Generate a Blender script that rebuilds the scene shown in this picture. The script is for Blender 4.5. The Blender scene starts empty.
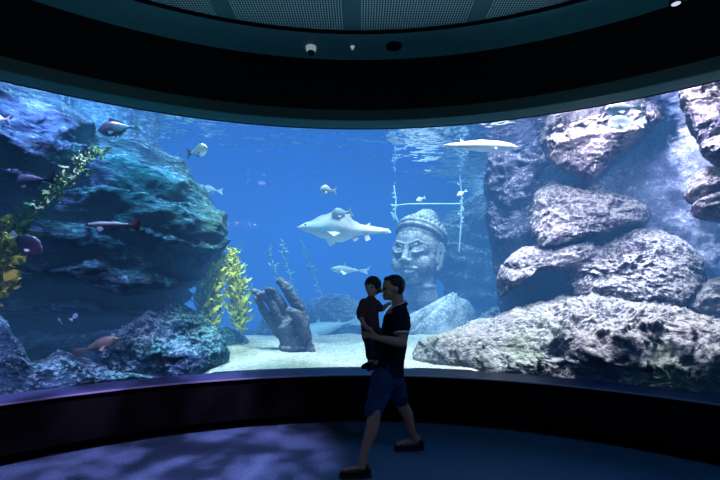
import bpy, bmesh, math, random
import numpy as np
from mathutils import Vector, Matrix, Euler
random.seed(7)
C = bpy.context.scene.collection
F = 420.0; CX = 360.0; HZ = 282.0; EYE = 1.6
RG = 4.95            # radius of the curved acrylic
SURF = 3.72          # height of the water surface
SANDZ = EYE - 1.013

# ------------------------------------------------------------ placing helpers
def P(px, py, Y):
    return Vector(((px-CX)/F*Y, Y, EYE-(py-HZ)/F*Y))
def PD(px, py, D):                       # same, by distance from the room's centre
    u = (px-CX)/F
    return P(px, py, D/math.sqrt(1+u*u))

# ------------------------------------------------------------ object helpers
def tag(o, label=None, cat=None, group=None, kind=None):
    if label: o['label'] = label
    if cat: o['category'] = cat
    if group: o['group'] = group
    if kind: o['kind'] = kind
    return o
def empty(name, loc, rz=0.0):
    o = bpy.data.objects.new(name, None); C.objects.link(o)
    o.location = loc; o.rotation_euler = (0, 0, rz); o.empty_display_size = 0.1
    return o
def link(name, me, mat=None, parent=None, loc=None, smooth=True):
    """world-space mesh -> object whose origin is at loc (or its parent's)"""
    o = bpy.data.objects.new(name, me); C.objects.link(o)
    mats = mat if isinstance(mat, (list, tuple)) else [mat]
    for m in mats:
        if m and m.name not in [x.name for x in me.materials if x]: me.materials.append(m)
    if smooth:
        me.polygons.foreach_set('use_smooth', [True]*len(me.polygons))
    if parent is not None:
        M = Matrix(); p_ = parent
        while p_ is not None:
            M = Matrix.Translation(p_.location) @ p_.rotation_euler.to_matrix().to_4x4() @ M; p_ = p_.parent
        me.transform(M.inverted()); o.parent = parent
    elif loc is not None:
        me.transform(Matrix.Translation(-Vector(loc))); o.location = loc
    return o
def mesh(name, verts, faces):
    me = bpy.data.meshes.new(name); me.from_pydata([tuple(v) for v in verts], [], faces); me.update()
    return me
def base_of(me):
    n = len(me.vertices); a = np.empty(n*3); me.vertices.foreach_get('co', a); a = a.reshape(-1, 3)
    mn, mx = a.min(0), a.max(0)
    return Vector(((mn[0]+mx[0])/2, (mn[1]+mx[1])/2, mn[2]))

# ------------------------------------------------------------ materials
MATS = {}
def new_mat(name):
    m = bpy.data.materials.new(name); m.use_nodes = True; m.node_tree.nodes.clear(); MATS[name] = m
    return m, m.node_tree.nodes, m.node_tree.links
def simple(name, col, rough=0.6, spec=0.3, noise=0.0, nscale=40.0, bump=0.0, metallic=0.0, emit=None, col2=None):
    m, N, L = new_mat(name)
    out = N.new('ShaderNodeOutputMaterial'); b = N.new('ShaderNodeBsdfPrincipled')
    L.new(b.outputs[0], out.inputs[0])
    b.inputs['Roughness'].default_value = rough; b.inputs['Specular IOR Level'].default_value = spec
    b.inputs['Metallic'].default_value = metallic
    tc = N.new('ShaderNodeTexCoord'); n = N.new('ShaderNodeTexNoise')
    L.new(tc.outputs['Object'], n.inputs['Vector'])
    n.inputs['Scale'].default_value = nscale; n.inputs['Detail'].default_value = 5
    r = N.new('ShaderNodeMix'); r.data_type = 'RGBA'
    c2 = col2 if col2 else tuple(c*(1-noise) for c in col[:3])
    r.inputs['A'].default_value = (*c2[:3], 1); r.inputs['B'].default_value = (*col[:3], 1)
    L.new(n.outputs['Fac'], r.inputs['Factor']); L.new(r.outputs['Result'], b.inputs['Base Color'])
    if bump:
        bp = N.new('ShaderNodeBump'); bp.inputs['Strength'].default_value = 1; bp.inputs['Distance'].default_value = bump
        L.new(n.outputs['Fac'], bp.inputs['Height']); L.new(bp.outputs[0], b.inputs['Normal'])
    if emit:
        b.inputs['Emission Color'].default_value = (*emit[:3], 1); b.inputs['Emission Strength'].default_value = emit[3]
    return m
def rock_mat(name, dark, mid, light, crust=0.5, strata=1.0, scale=2.0, bump=0.06, patch=None, up=0.34):
    m, N, L = new_mat(name)
    out = N.new('ShaderNodeOutputMaterial'); b = N.new('ShaderNodeBsdfPrincipled')
    L.new(b.outputs[0], out.inputs[0])
    b.inputs['Roughness'].default_value = 0.85; b.inputs['Specular IOR Level'].default_value = 0.2
    tc = N.new('ShaderNodeTexCoord'); mp = N.new('ShaderNodeMapping')
    mp.inputs['Scale'].default_value = (1, 1, strata); mp.inputs['Rotation'].default_value = (0.1, 0.12, 0)
    L.new(tc.outputs['Object'], mp.inputs['Vector'])
    n1 = N.new('ShaderNodeTexNoise'); n1.inputs['Scale'].default_value = scale; n1.inputs['Detail'].default_value = 8; n1.inputs['Roughness'].default_value = 0.65
    n2 = N.new('ShaderNodeTexNoise'); n2.inputs['Scale'].default_value = scale*7; n2.inputs['Detail'].default_value = 6; n2.inputs['Roughness'].default_value = 0.7
    v = N.new('ShaderNodeTexVoronoi'); v.inputs['Scale'].default_value = scale*5; v.distance = 'EUCLIDEAN'
    for t in (n1, n2, v): L.new(mp.outputs[0], t.inputs['Vector'])
    cr = N.new('ShaderNodeValToRGB'); L.new(n1.outputs['Fac'], cr.inputs[0])
    cr.color_ramp.elements[0].position = 0.36; cr.color_ramp.elements[0].color = (*dark, 1)
    cr.color_ramp.elements[1].position = 0.62; cr.color_ramp.elements[1].color = (*mid, 1)
    # pale crust, with top light put into the colour of upward faces, broken up by fine noise
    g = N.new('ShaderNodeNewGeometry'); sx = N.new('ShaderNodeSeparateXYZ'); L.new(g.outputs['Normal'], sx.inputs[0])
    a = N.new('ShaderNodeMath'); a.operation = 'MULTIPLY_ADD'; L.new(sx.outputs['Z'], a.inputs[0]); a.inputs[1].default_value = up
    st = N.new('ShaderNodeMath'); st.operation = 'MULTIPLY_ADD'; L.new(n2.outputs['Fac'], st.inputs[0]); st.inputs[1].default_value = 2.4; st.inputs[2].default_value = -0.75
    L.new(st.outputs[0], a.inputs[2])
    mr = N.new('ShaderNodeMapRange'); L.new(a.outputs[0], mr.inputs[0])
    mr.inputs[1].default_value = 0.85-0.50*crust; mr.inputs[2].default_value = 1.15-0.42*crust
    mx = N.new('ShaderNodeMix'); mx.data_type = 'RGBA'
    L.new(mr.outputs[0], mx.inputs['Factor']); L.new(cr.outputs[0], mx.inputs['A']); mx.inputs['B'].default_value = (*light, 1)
    src = mx.outputs['Result']
    if patch:
        n3 = N.new('ShaderNodeTexNoise'); n3.inputs['Scale'].default_value = 1.3; n3.inputs['Detail'].default_value = 4
        L.new(tc.outputs['Object'], n3.inputs['Vector'])
        r3 = N.new('ShaderNodeMapRange'); L.new(n3.outputs['Fac'], r3.inputs[0]); r3.inputs[1].default_value = 0.5; r3.inputs[2].default_value = 0.62
        r3.inputs[4].default_value = 0.6
        m3 = N.new('ShaderNodeMix'); m3.data_type = 'RGBA'; L.new(r3.outputs[0], m3.inputs['Factor'])
        L.new(src, m3.inputs['A']); m3.inputs['B'].default_value = (*patch, 1); src = m3.outputs['Result']
    L.new(src, b.inputs['Base Color'])
    ad = N.new('ShaderNodeMath'); ad.operation = 'MULTIPLY_ADD'; L.new(n2.outputs['Fac'], ad.inputs[0]); ad.inputs[1].default_value = 0.9
    L.new(n1.outputs['Fac'], ad.inputs[2])
    ad2 = N.new('ShaderNodeMath'); ad2.operation = 'MULTIPLY_ADD'; L.new(v.outputs['Distance'], ad2.inputs[0]); ad2.inputs[1].default_value = 0.35
    L.new(ad.outputs[0], ad2.inputs[2])
    bp = N.new('ShaderNodeBump'); bp.inputs['Strength'].default_value = 1.0; bp.inputs['Distance'].default_value = bump
    L.new(ad2.outputs[0], bp.inputs['Height']); L.new(bp.outputs[0], b.inputs['Normal'])
    return m

ROCK_R = rock_mat('rock_pale_crusted', (0.09, 0.08, 0.16), (0.36, 0.30, 0.40), (1.0, 0.90, 0.90), crust=0.78, strata=1.1, scale=2.8, bump=0.22)  # pink top light and bluish shade worked into these tones
ROCK_RG = rock_mat('rock_pale_algae', (0.08, 0.10, 0.17), (0.30, 0.32, 0.42), (1.0, 0.88, 0.86), crust=0.60, strata=1.3, scale=2.4, bump=0.22, patch=(0.40, 0.52, 0.30), up=0.62)  # stronger painted top light for the slab's pale upper band
ROCK_L = rock_mat('rock_dark_layered', (0.01, 0.045, 0.08), (0.06, 0.22, 0.30), (0.28, 0.58, 0.66), crust=0.25, strata=2.4, scale=1.8, bump=0.22)
ROCK_LC = rock_mat('rock_teal_crusted', (0.01, 0.08, 0.12), (0.08, 0.30, 0.40), (0.55, 0.95, 1.0), crust=0.62, strata=1.4, scale=2.8, bump=0.18)  # cyan highlights of the bottom rocks put into the crust colour
ROCK_B2 = rock_mat('rock_blue_column', (0.04, 0.045, 0.10), (0.12, 0.13, 0.22), (0.5, 0.48, 0.58), crust=0.42, strata=1.2, scale=2.6, bump=0.2)
ROCK_D = rock_mat('rock_hollow_shade', (0.03, 0.045, 0.09), (0.08, 0.11, 0.18), (0.25, 0.3, 0.38), crust=0.3, strata=1.2, scale=2.6, bump=0.15)  # shade of the hollow under the ledge put into the rock colour
ROCK_C = rock_mat('rock_cliff_brightened', (0.25, 0.24, 0.38), (0.55, 0.52, 0.70), (0.95, 0.9, 1.0), crust=0.6, strata=1.0, scale=2.2, bump=0.15)  # lightened in place of light that does not reach the cliff
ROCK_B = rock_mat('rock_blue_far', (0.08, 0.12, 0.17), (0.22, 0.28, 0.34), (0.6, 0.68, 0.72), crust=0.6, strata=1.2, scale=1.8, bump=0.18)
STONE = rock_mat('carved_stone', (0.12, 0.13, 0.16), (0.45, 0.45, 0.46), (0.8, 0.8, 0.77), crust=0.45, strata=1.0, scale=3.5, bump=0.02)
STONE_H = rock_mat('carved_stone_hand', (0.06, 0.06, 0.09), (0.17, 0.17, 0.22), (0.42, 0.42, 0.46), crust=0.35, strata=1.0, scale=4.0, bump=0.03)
SAND = simple('white_sand', (1.0, 0.97, 0.84), rough=0.9, spec=0.05, noise=0.75, nscale=16, bump=0.10)
TANKWALL = simple('tank_back_blue', (0.05, 0.16, 0.42), rough=0.9, spec=0.0, noise=0.3, nscale=0.6)

# ------------------------------------------------------------ noise (vectorised)
def _hash(i, j, k, s):
    n = (i*374761393 + j*668265263 + k*2147483647 + s*1274126177) & 0xffffffff
    n = ((n ^ (n >> 13))*1274126177) & 0xffffffff
    n = (n ^ (n >> 16)) & 0xffffffff
    return n/4294967295.0
def vnoise(p, s=0):
    q = np.floor(p).astype(np.int64); f = p-q; f = f*f*f*(f*(f*6-15)+10)
    r = 0
    for a in (0, 1):
        for b in (0, 1):
            for c in (0, 1):
                w = (f[:, 0] if a else 1-f[:, 0])*(f[:, 1] if b else 1-f[:, 1])*(f[:, 2] if c else 1-f[:, 2])
                r = r + w*_hash(q[:, 0]+a, q[:, 1]+b, q[:, 2]+c, s)
    return r*2-1
def fbm(p, o=5, s=0, ridged=False, gain=0.5):
    r = 0; a = 1.0; t = 0
    for k in range(o):
        n = vnoise(p*(2.03**k)+k*17.3, s+k)
        r = r + a*((1-2*np.abs(n)) if ridged else n); t += a; a *= gain
    return r/t

_ICO = {}
def ico(level):
    if level not in _ICO:
        bm = bmesh.new(); bmesh.ops.create_icosphere(bm, subdivisions=level, radius=1.0)
        v = np.array([x.co[:] for x in bm.verts]); f = [[x.index for x in y.verts] for y in bm.faces]
        bm.free(); _ICO[level] = (v, f)
    return _ICO[level]

def rock(label, outline, D0, T, mat, level=7, amp=0.12, freq=1.1, strata=1.0, seed=1, ctr=None, group=None, name='rock', box=0.75, cat='rock', lean=0.0):
    """a boulder whose outline, seen from the room's centre, is the polygon; T = half its depth"""
    pts = np.array(outline, float)
    c = np.array(ctr, float) if ctr else pts.mean(0)
    v, f = ico(level)
    th = np.arctan2(v[:, 2], v[:, 0]); n = 720
    ang = np.linspace(-math.pi, math.pi, n, endpoint=False)
    R = np.zeros(n); A = pts; B = np.roll(pts, -1, axis=0)
    for i, t in enumerate(ang):
        d = np.array((math.cos(t), -math.sin(t)))
        best = 0
        for a, b in zip(A, B):
            e = b-a; den = d[0]*(-e[1])+d[1]*e[0]
            if abs(den) < 1e-9: continue
            w = a-c
            tt = (w[0]*(-e[1])+w[1]*e[0])/den; ss = (d[0]*w[1]-d[1]*w[0])/den
            if tt > 0 and -1e-6 <= ss <= 1+1e-6: best = max(best, tt)
        R[i] = best
    k = np.array([1, 2, 3, 2, 1], float); k /= k.sum()
    R = sum(np.roll(R, j-2)*k[j] for j in range(5))
    idx = (th+math.pi)/(2*math.pi)*n; i0 = np.floor(idx).astype(int) % n; fr = idx-np.floor(idx)
    rr = R[i0]*(1-fr)+R[(i0+1) % n]*fr
    rho = np.sqrt(v[:, 0]**2+v[:, 2]**2)
    s = rho**box
    px = c[0]+rr*s*np.cos(th); py = c[1]-rr*s*np.sin(th)
    dep = np.sign(v[:, 1])*np.abs(v[:, 1])**0.8
    D = D0+T*dep+lean*(c[1]-py)/max(1.0, (pts[:, 1].max()-pts[:, 1].min())/2)
    u = (px-CX)/F; Y = D/np.sqrt(1+u*u)
    W = np.stack([u*Y, Y, EYE-(py-HZ)/F*Y], 1)
    cen = np.array(PD(c[0], c[1], D0)); nrm = W-cen
    size = np.abs(nrm).max(0)+1e-6; nrm = nrm/(size**2); nrm /= np.linalg.norm(nrm, axis=1, keepdims=True)+1e-9
    q = W*np.array([1, 1, strata])*freq+seed*7.7
    wq = q+0.5*np.stack([fbm(q*0.8+3, 3, seed+20), fbm(q*0.8+9, 3, seed+21), fbm(q*0.8+5, 3, seed+22)], 1)
    d = amp*(0.9*fbm(wq, 6, seed, True, 0.55)+0.8*fbm(wq*0.6, 3, seed+5)-0.35)
    if strata > 1.2:                                        # stepped ledges
        z = W[:, 2]*2.6+0.9*fbm(W*0.7, 3, seed+40)+W[:, 0]*0.25
        fz = z-np.floor(z); d = d+amp*0.9*(np.minimum(fz*1.2, 1)-0.5)
    d = d+0.22*amp*fbm(q*4.3, 4, seed+60, True, 0.6)
    edge = np.clip(1-s, 0, 1)
    d = d*(0.45+0.55*np.clip(edge*3, 0, 1))
    W = W+nrm*d[:, None]
    rad = np.hypot(W[:, 0], W[:, 1]); k = np.maximum(rad, RG+0.06+0.03*vnoise(W*6))/rad
    W[:, 0] *= k; W[:, 1] *= k
    me = mesh(name, W, f)
    o = link(name, me, mat, loc=base_of(me))
    return tag(o, label, cat, group)

# ------------------------------------------------------------ blob modelling (one continuous surface)
def cap(p0, p1, r0, r1, n=14):
    """tapered capsule as verts, faces"""
    p0, p1 = Vector(p0), Vector(p1); ax = p1-p0; L_ = max(ax.length, 1e-5)
    q = ax.to_track_quat('Z', 'Y'); V, Fc = [], []
    prof = []
    for k in range(5):
        a = math.pi/2*(k/4); prof.append((r0*math.sin(a) if k else 1e-4, -r0*math.cos(a)))
    for k in range(5):
        a = math.pi/2*(k/4); prof.append((r1*math.cos(a) if k < 4 else 1e-4, L_+r1*math.sin(a)))
    for r, z in prof:
        for i in range(n):
            t = 2*math.pi*i/n; V.append(p0+q @ Vector((r*math.cos(t), r*math.sin(t), z)))
    m = len(prof)
    for j in range(m-1):
        for i in range(n): Fc.append((j*n+i, j*n+(i+1) % n, (j+1)*n+(i+1) % n, (j+1)*n+i))
    Fc.append(tuple(range(n))[::-1]); Fc.append(tuple(range((m-1)*n, m*n)))
    return V, Fc
def ell(c, r, rot=(0, 0, 0), level=3):
    v, f = ico(level); M = Euler(rot).to_matrix(); r = Vector(r)
    return [Vector(c)+M @ Vector((a[0]*r.x, a[1]*r.y, a[2]*r.z)) for a in v], [tuple(x) for x in f]
def chain(pts, n=14):
    """[(p, r), ...] -> capsules"""
    return [cap(pts[i][0], pts[i+1][0], pts[i][1], pts[i+1][1], n) for i in range(len(pts)-1)]
def torus(c, R, r, rot=(0, 0, 0), sx=1, sy=1, n=40, m=10):
    M = Euler(rot).to_matrix(); V, Fc = [], []
    for i in range(n):
        a = 2*math.pi*i/n
        for j in range(m):
            b = 2*math.pi*j/m
            V.append(Vector(c)+M @ Vector(((R+r*math.cos(b))*math.cos(a)*sx, (R+r*math.cos(b))*math.sin(a)*sy, r*math.sin(b))))
    for i in range(n):
        for j in range(m):
            Fc.append((i*m+j, ((i+1) % n)*m+j, ((i+1) % n)*m+(j+1) % m, i*m+(j+1) % m))
    return V, Fc
def merge(parts):
    V, Fc = [], []
    for v, f in parts:
        o = len(V); V += list(v); Fc += [tuple(i+o for i in x) for x in f]
    return V, Fc
def blob(name, parts, voxel, mat, parent=None, loc=None, smooth_it=4, xf=None, rough=None):
    V, Fc = merge(parts)
    if xf is not None: V = [xf @ v for v in V]
    me = mesh(name, V, Fc)
    t = bpy.data.objects.new('tmp', me); C.objects.link(t)
    md = t.modifiers.new('r', 'REMESH'); md.mode = 'VOXEL'; md.voxel_size = voxel
    if smooth_it:
        ms = t.modifiers.new('s', 'SMOOTH'); ms.factor = 0.5; ms.iterations = smooth_it
    dg = bpy.context.evaluated_depsgraph_get(); dg.update()
    m2 = bpy.data.meshes.new_from_object(t.evaluated_get(dg)); m2.name = name
    bpy.data.objects.remove(t); bpy.data.meshes.remove(me)
    if rough:
        n = len(m2.vertices); a = np.empty(n*3); m2.vertices.foreach_get('co', a); a = a.reshape(-1, 3)
        nn = np.empty(n*3); m2.vertices.foreach_get('normal', nn); nn = nn.reshape(-1, 3)
        a = a+nn*(rough[0]*fbm(a*rough[1], 4, 3, True))[:, None]
        m2.vertices.foreach_set('co', a.ravel()); m2.update()
    if loc == 'base': loc = base_of(m2)
    return link(name, m2, mat, parent, loc)

# ------------------------------------------------------------ room shell (concentric with the curved window)
def lathe(name, prof, a0, a1, mat, n=160, closed=False, kind='structure'):
    """prof: (radius, z) points swept about the room's axis from angle a0 to a1 (degrees from +Y)"""
    V, Fc = [], []
    full = abs(a1-a0) >= 359.9
    cols = n if full else n+1
    for i in range(cols):
        a = math.radians(a0+(a1-a0)*i/n)
        for r, z in prof: V.append((r*math.sin(a), r*math.cos(a), z))
    m = len(prof)
    for i in range(n):
        i2 = (i+1) % cols
        for j in range(m if closed else m-1):
            j2 = (j+1) % m; Fc.append((i*m+j, i*m+j2, i2*m+j2, i2*m+j))
    if closed and not full:
        Fc.append(tuple(range(m))); Fc.append(tuple(range(n*m, n*m+m))[::-1])
    me = mesh(name, V, Fc)
    bm = bmesh.new(); bm.from_mesh(me); bmesh.ops.recalc_face_normals(bm, faces=bm.faces); bm.to_mesh(me); bm.free()
    o = link(name, me, mat, smooth=False)
    if kind: o['kind'] = kind
    return o

WALL = simple('wall_black_paint', (0.006, 0.0065, 0.008), rough=0.85, spec=0.05, noise=0.5, nscale=60)
WALLUP = simple('wall_upper_black', (0.006, 0.007, 0.008), rough=0.85, spec=0.05, noise=0.3, nscale=40)
SILL = simple('sill_dark_blue', (0.05, 0.09, 0.20), rough=0.35, spec=0.5, noise=0.2, nscale=30)
FRAME = simple('frame_grey_teal', (0.06, 0.065, 0.065), rough=0.6, spec=0.2, noise=0.2, nscale=12)
FRAMEU = simple('frame_underside_tank_glow', (0.07, 0.20, 0.17), rough=0.6, spec=0.1, noise=0.2, nscale=12)  # teal light from the tank put into the underside colour
CEIL = simple('ceiling_teal', (0.11, 0.25, 0.28), rough=0.6, spec=0.3, noise=0.25, nscale=5)
DARKGAP = simple('shadow_gap', (0.004, 0.004, 0.005), rough=0.9, spec=0.0)

def carpet():
    m, N, L = new_mat('blue_carpet')
    out = N.new('ShaderNodeOutputMaterial'); b = N.new('ShaderNodeBsdfPrincipled'); L.new(b.outputs[0], out.inputs[0])
    tc = N.new('ShaderNodeTexCoord'); n = N.new('ShaderNodeTexNoise'); n.inputs['Scale'].default_value = 55; n.inputs['Detail'].default_value = 6
    L.new(tc.outputs['Object'], n.inputs['Vector'])
    cr = N.new('ShaderNodeValToRGB'); L.new(n.outputs['Fac'], cr.inputs[0])
    cr.color_ramp.elements[0].position = 0.3; cr.color_ramp.elements[0].color = (0.035, 0.10, 0.17, 1)
    cr.color_ramp.elements[1].position = 0.7; cr.color_ramp.elements[1].color = (0.12, 0.22, 0.34, 1)
    L.new(cr.outputs[0], b.inputs['Base Color'])
    b.inputs['Roughness'].default_value = 0.42; b.inputs['Specular IOR Level'].default_value = 0.35
    bp = N.new('ShaderNodeBump'); bp.inputs['Strength'].default_value = 1; bp.inputs['Distance'].default_value = 0.012
    L.new(n.outputs['Fac'], bp.inputs['Height']); L.new(bp.outputs[0], b.inputs['Normal'])
    return m
fl = lathe('floor', [(0.001, 0.0), (2.0, 0.0), (5.2, 0.0)], 0, 360, carpet())
HA = 62      # half angle of the window
CEILZ = 4.1
lathe('wall_low', [(4.90, 0.0), (4.90, 0.10), (4.74, 0.10), (4.73, 0.11), (4.73, 0.535), (4.71, 0.553), (5.05, 0.553), (5.05, -0.02)], -HA, HA, WALL, closed=True)
lathe('trim_1', [(4.705, 0.554), (4.705, 0.560), (4.93, 0.592), (4.93, 0.554)], -HA, HA, SILL, closed=True)
SILL2 = simple('sill_edge_highlight', (0.35, 0.33, 0.5), rough=0.3, spec=0.6, noise=0.1, nscale=20)  # violet highlight along the sill edge, painted as a strip
lathe('trim_2', [(4.695, 0.548), (4.695, 0.562), (4.712, 0.562), (4.712, 0.548)], -HA, HA, SILL2, closed=True)
lathe('trim_3', [(4.705, EYE+1.815), (4.70, EYE+1.925), (4.76, EYE+1.935), (4.76, EYE+1.815)], -HA, HA, FRAME, closed=True)
lathe('trim_4', [(4.71, EYE+1.806), (4.71, EYE+1.814), (4.98, EYE+1.830), (4.98, EYE+1.822)], -HA, HA, FRAMEU, closed=True)
lathe('wall_upper', [(4.73, EYE+1.93), (4.73, CEILZ+0.1), (5.05, CEILZ+0.1), (5.05, EYE+1.832), (4.76, EYE+1.832), (4.76, EYE+1.93)], -HA, HA, WALLUP, closed=True)
lathe('wall_back', [(4.73, 0), (4.73, CEILZ+0.1), (5.05, CEILZ+0.1), (5.05, 0)], HA, 360-HA, WALL, closed=True)
lathe('ceiling', [(4.215, CEILZ-0.015), (4.225, CEILZ), (4.735, CEILZ), (4.735, CEILZ+0.12), (4.215, CEILZ+0.12)], 0, 360, CEIL, closed=True)
lathe('trim_5', [(4.213, CEILZ-0.016), (4.213, CEILZ+0.05), (4.18, CEILZ+0.05)], 0, 360, DARKGAP)
# solid ceiling deck above everything
lathe('trim_6', [(0.001, CEILZ+0.2), (5.05, CEILZ+0.2)], 0, 360, DARKGAP)

# perforated ceiling panels between straight beams
def perf_mat():
    m, N, L = new_mat('perforated_metal')
    out = N.new('ShaderNodeOutputMaterial'); b = N.new('ShaderNodeBsdfPrincipled'); L.new(b.outputs[0], out.inputs[0])
    tc = N.new('ShaderNodeTexCoord'); mp = N.new('ShaderNodeMapping'); mp.inputs['Scale'].default_value = (40, 40, 0)
    mp.inputs['Rotation'].default_value = (0, 0, 0)
    L.new(tc.outputs['Object'], mp.inputs[0])
    v = N.new('ShaderNodeTexVoronoi'); v.voronoi_dimensions = '2D'; v.inputs['Randomness'].default_value = 0; v.inputs['Scale'].default_value = 1
    L.new(mp.outputs[0], v.inputs['Vector'])
    mr = N.new('ShaderNodeMapRange'); L.new(v.outputs['Distance'], mr.inputs[0]); mr.inputs[1].default_value = 0.25; mr.inputs[2].default_value = 0.38
    mx = N.new('ShaderNodeMix'); mx.data_type = 'RGBA'; L.new(mr.outputs[0], mx.inputs['Factor'])
    mx.inputs['A'].default_value = (0.85, 1.0, 0.95, 1); mx.inputs['B'].default_value = (0.03, 0.07, 0.08, 1)
    L.new(mx.outputs['Result'], b.inputs['Base Color']); b.inputs['Roughness'].default_value = 0.6
    return m
PERF = perf_mat()
BEAM = simple('ceiling_beam_teal', (0.09, 0.2, 0.22), rough=0.6)
def boxmesh(name, x0, x1, y0, y1, z0, z1):
    V = [(x, y, z) for x in (x0, x1) for y in (y0, y1) for z in (z0, z1)]
    return mesh(name, V, [(0, 1, 3, 2), (4, 6, 7, 5), (0, 4, 5, 1), (2, 3, 7, 6), (0, 2, 6, 4), (1, 5, 7, 3)])
bx = [-1.27-1.17, -1.27, -0.075, 1.11, 1.11+1.19]
def circ_panel(name, x0, x1, R, y0, z0, z1, mat):
    n = 14; xs = [x0+(x1-x0)*i/n for i in range(n+1)]
    V = []
    for x in xs:
        V.append((x, y0, z0)); V.append((x, max(y0+0.01, math.sqrt(max(R*R-x*x, 0.0))), z0))
    k = len(V); V += [(a, b, z1) for a, b, _ in V]
    Fc = []
    for i in range(n):
        a = 2*i; Fc += [(a, a+1, a+3, a+2), (k+a, k+a+2, k+a+3, k+a+1), (a+1, k+a+1, k+a+3, a+3), (a, a+2, k+a+2, k+a)]
    Fc += [(0, k, k+1, 1), (2*n, 2*n+1, k+2*n+1, k+2*n)]
    return mesh(name, V, Fc)
plabels = ['perforated teal ceiling panel furthest left, cut short by the curved ceiling ring',
           'perforated teal ceiling panel above the dome camera, left of the middle beam',
           'perforated teal ceiling panel above the round dark speaker, right of the middle beam',
           'perforated teal ceiling panel furthest right, beyond the right ceiling beam']
for i in range(4):
    me = circ_panel('ceiling_panel', bx[i]+0.085, bx[i+1]-0.085, 4.205, 1.0, CEILZ+0.02, CEILZ+0.04, PERF)
    tag(link('ceiling_panel', me, PERF, loc=base_of(me), smooth=False), plabels[i], 'ceiling panel', 'perforated ceiling panels')
bl = ['flat teal ceiling beam left of the dome camera, between perforated panels',
      'flat teal ceiling beam in the middle, between perforated panels', 'flat teal ceiling beam right of the round speaker, between perforated panels']
for i in range(3):
    me = circ_panel('ceiling_beam', bx[i+1]-0.083, bx[i+1]+0.083, 4.205, 1.0, CEILZ+0.018, CEILZ+0.05, BEAM)
    tag(link('ceiling_beam', me, BEAM, loc=base_of(me), smooth=False), bl[i], 'beam', 'beams of the perforated ceiling')

# glass
def glass_mat():
    m, N, L = new_mat('clear_acrylic')
    out = N.new('ShaderNodeOutputMaterial'); mx = N.new('ShaderNodeMixShader'); t = N.new('ShaderNodeBsdfTransparent'); g = N.new('ShaderNodeBsdfGlossy')
    t.inputs[0].default_value = (0.97, 0.985, 1, 1); g.inputs['Roughness'].default_value = 0.02
    fr = N.new('ShaderNodeFresnel'); fr.inputs[0].default_value = 1.12
    L.new(fr.outputs[0], mx.inputs[0]); L.new(t.outputs[0], mx.inputs[1]); L.new(g.outputs[0], mx.inputs[2]); L.new(mx.outputs[0], out.inputs[0])
    return m
lathe('window_1', [(RG, 0.57), (RG, EYE+1.83)], -HA+0.5, HA-0.5, glass_mat())

# water body: clear blue water with an even glow of scattered light
def water_mat():
    m, N, L = new_mat('tank_water')
    out = N.new('ShaderNodeOutputMaterial')
    t = N.new('ShaderNodeBsdfTransparent'); L.new(t.outputs[0], out.inputs['Surface'])
    ab = N.new('ShaderNodeVolumeAbsorption'); em = N.new('ShaderNodeEmission'); ad = N.new('ShaderNodeAddShader')
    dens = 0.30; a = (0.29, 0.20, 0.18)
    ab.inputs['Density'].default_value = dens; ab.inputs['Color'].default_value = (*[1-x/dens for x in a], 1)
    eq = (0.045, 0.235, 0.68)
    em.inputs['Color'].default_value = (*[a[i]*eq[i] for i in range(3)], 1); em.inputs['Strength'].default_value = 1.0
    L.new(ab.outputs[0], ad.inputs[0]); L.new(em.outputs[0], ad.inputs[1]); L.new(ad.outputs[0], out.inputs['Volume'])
    return m
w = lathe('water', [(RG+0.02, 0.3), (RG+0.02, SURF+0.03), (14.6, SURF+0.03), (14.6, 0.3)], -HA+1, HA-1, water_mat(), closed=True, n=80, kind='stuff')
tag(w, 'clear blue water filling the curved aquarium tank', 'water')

# rippled water surface seen from below
def surf_mat():
    m, N, L = new_mat('water_surface')
    out = N.new('ShaderNodeOutputMaterial'); mx = N.new('ShaderNodeMixShader'); t = N.new('ShaderNodeBsdfTransparent'); g = N.new('ShaderNodeBsdfGlossy')
    g.inputs['Roughness'].default_value = 0.08; g.inputs['Color'].default_value = (0.75, 0.82, 0.95, 1)
    lw = N.new('ShaderNodeLayerWeight'); lw.inputs['Blend'].default_value = 0.35
    mr = N.new('ShaderNodeMapRange'); L.new(lw.outputs['Facing'], mr.inputs[0]); mr.inputs[1].default_value = 0.25; mr.inputs[2].default_value = 0.55
    mr.inputs[3].default_value = 0.04; mr.inputs[4].default_value = 1.0
    tc = N.new('ShaderNodeTexCoord'); n = N.new('ShaderNodeTexNoise'); n.inputs['Scale'].default_value = 1.6; n.inputs['Detail'].default_value = 3
    L.new(tc.outputs['Object'], n.inputs['Vector'])
    bp = N.new('ShaderNodeBump'); bp.inputs['Strength'].default_value = 1.0; bp.inputs['Distance'].default_value = 0.10
    L.new(n.outputs['Fac'], bp.inputs['Height']); L.new(bp.outputs[0], g.inputs['Normal'])
    L.new(mr.outputs[0], mx.inputs[0]); L.new(t.outputs[0], mx.inputs[1]); L.new(g.outputs[0], mx.inputs[2]); L.new(mx.outputs[0], out.inputs[0])
    return m
s_ = lathe('water_surface', [(RG+0.03, SURF), (14.5, SURF)], -HA+1, HA-1, surf_mat(), n=80, kind='stuff')
tag(s_, 'rippled underside of the water surface along the top of the tank', 'water')

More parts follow.
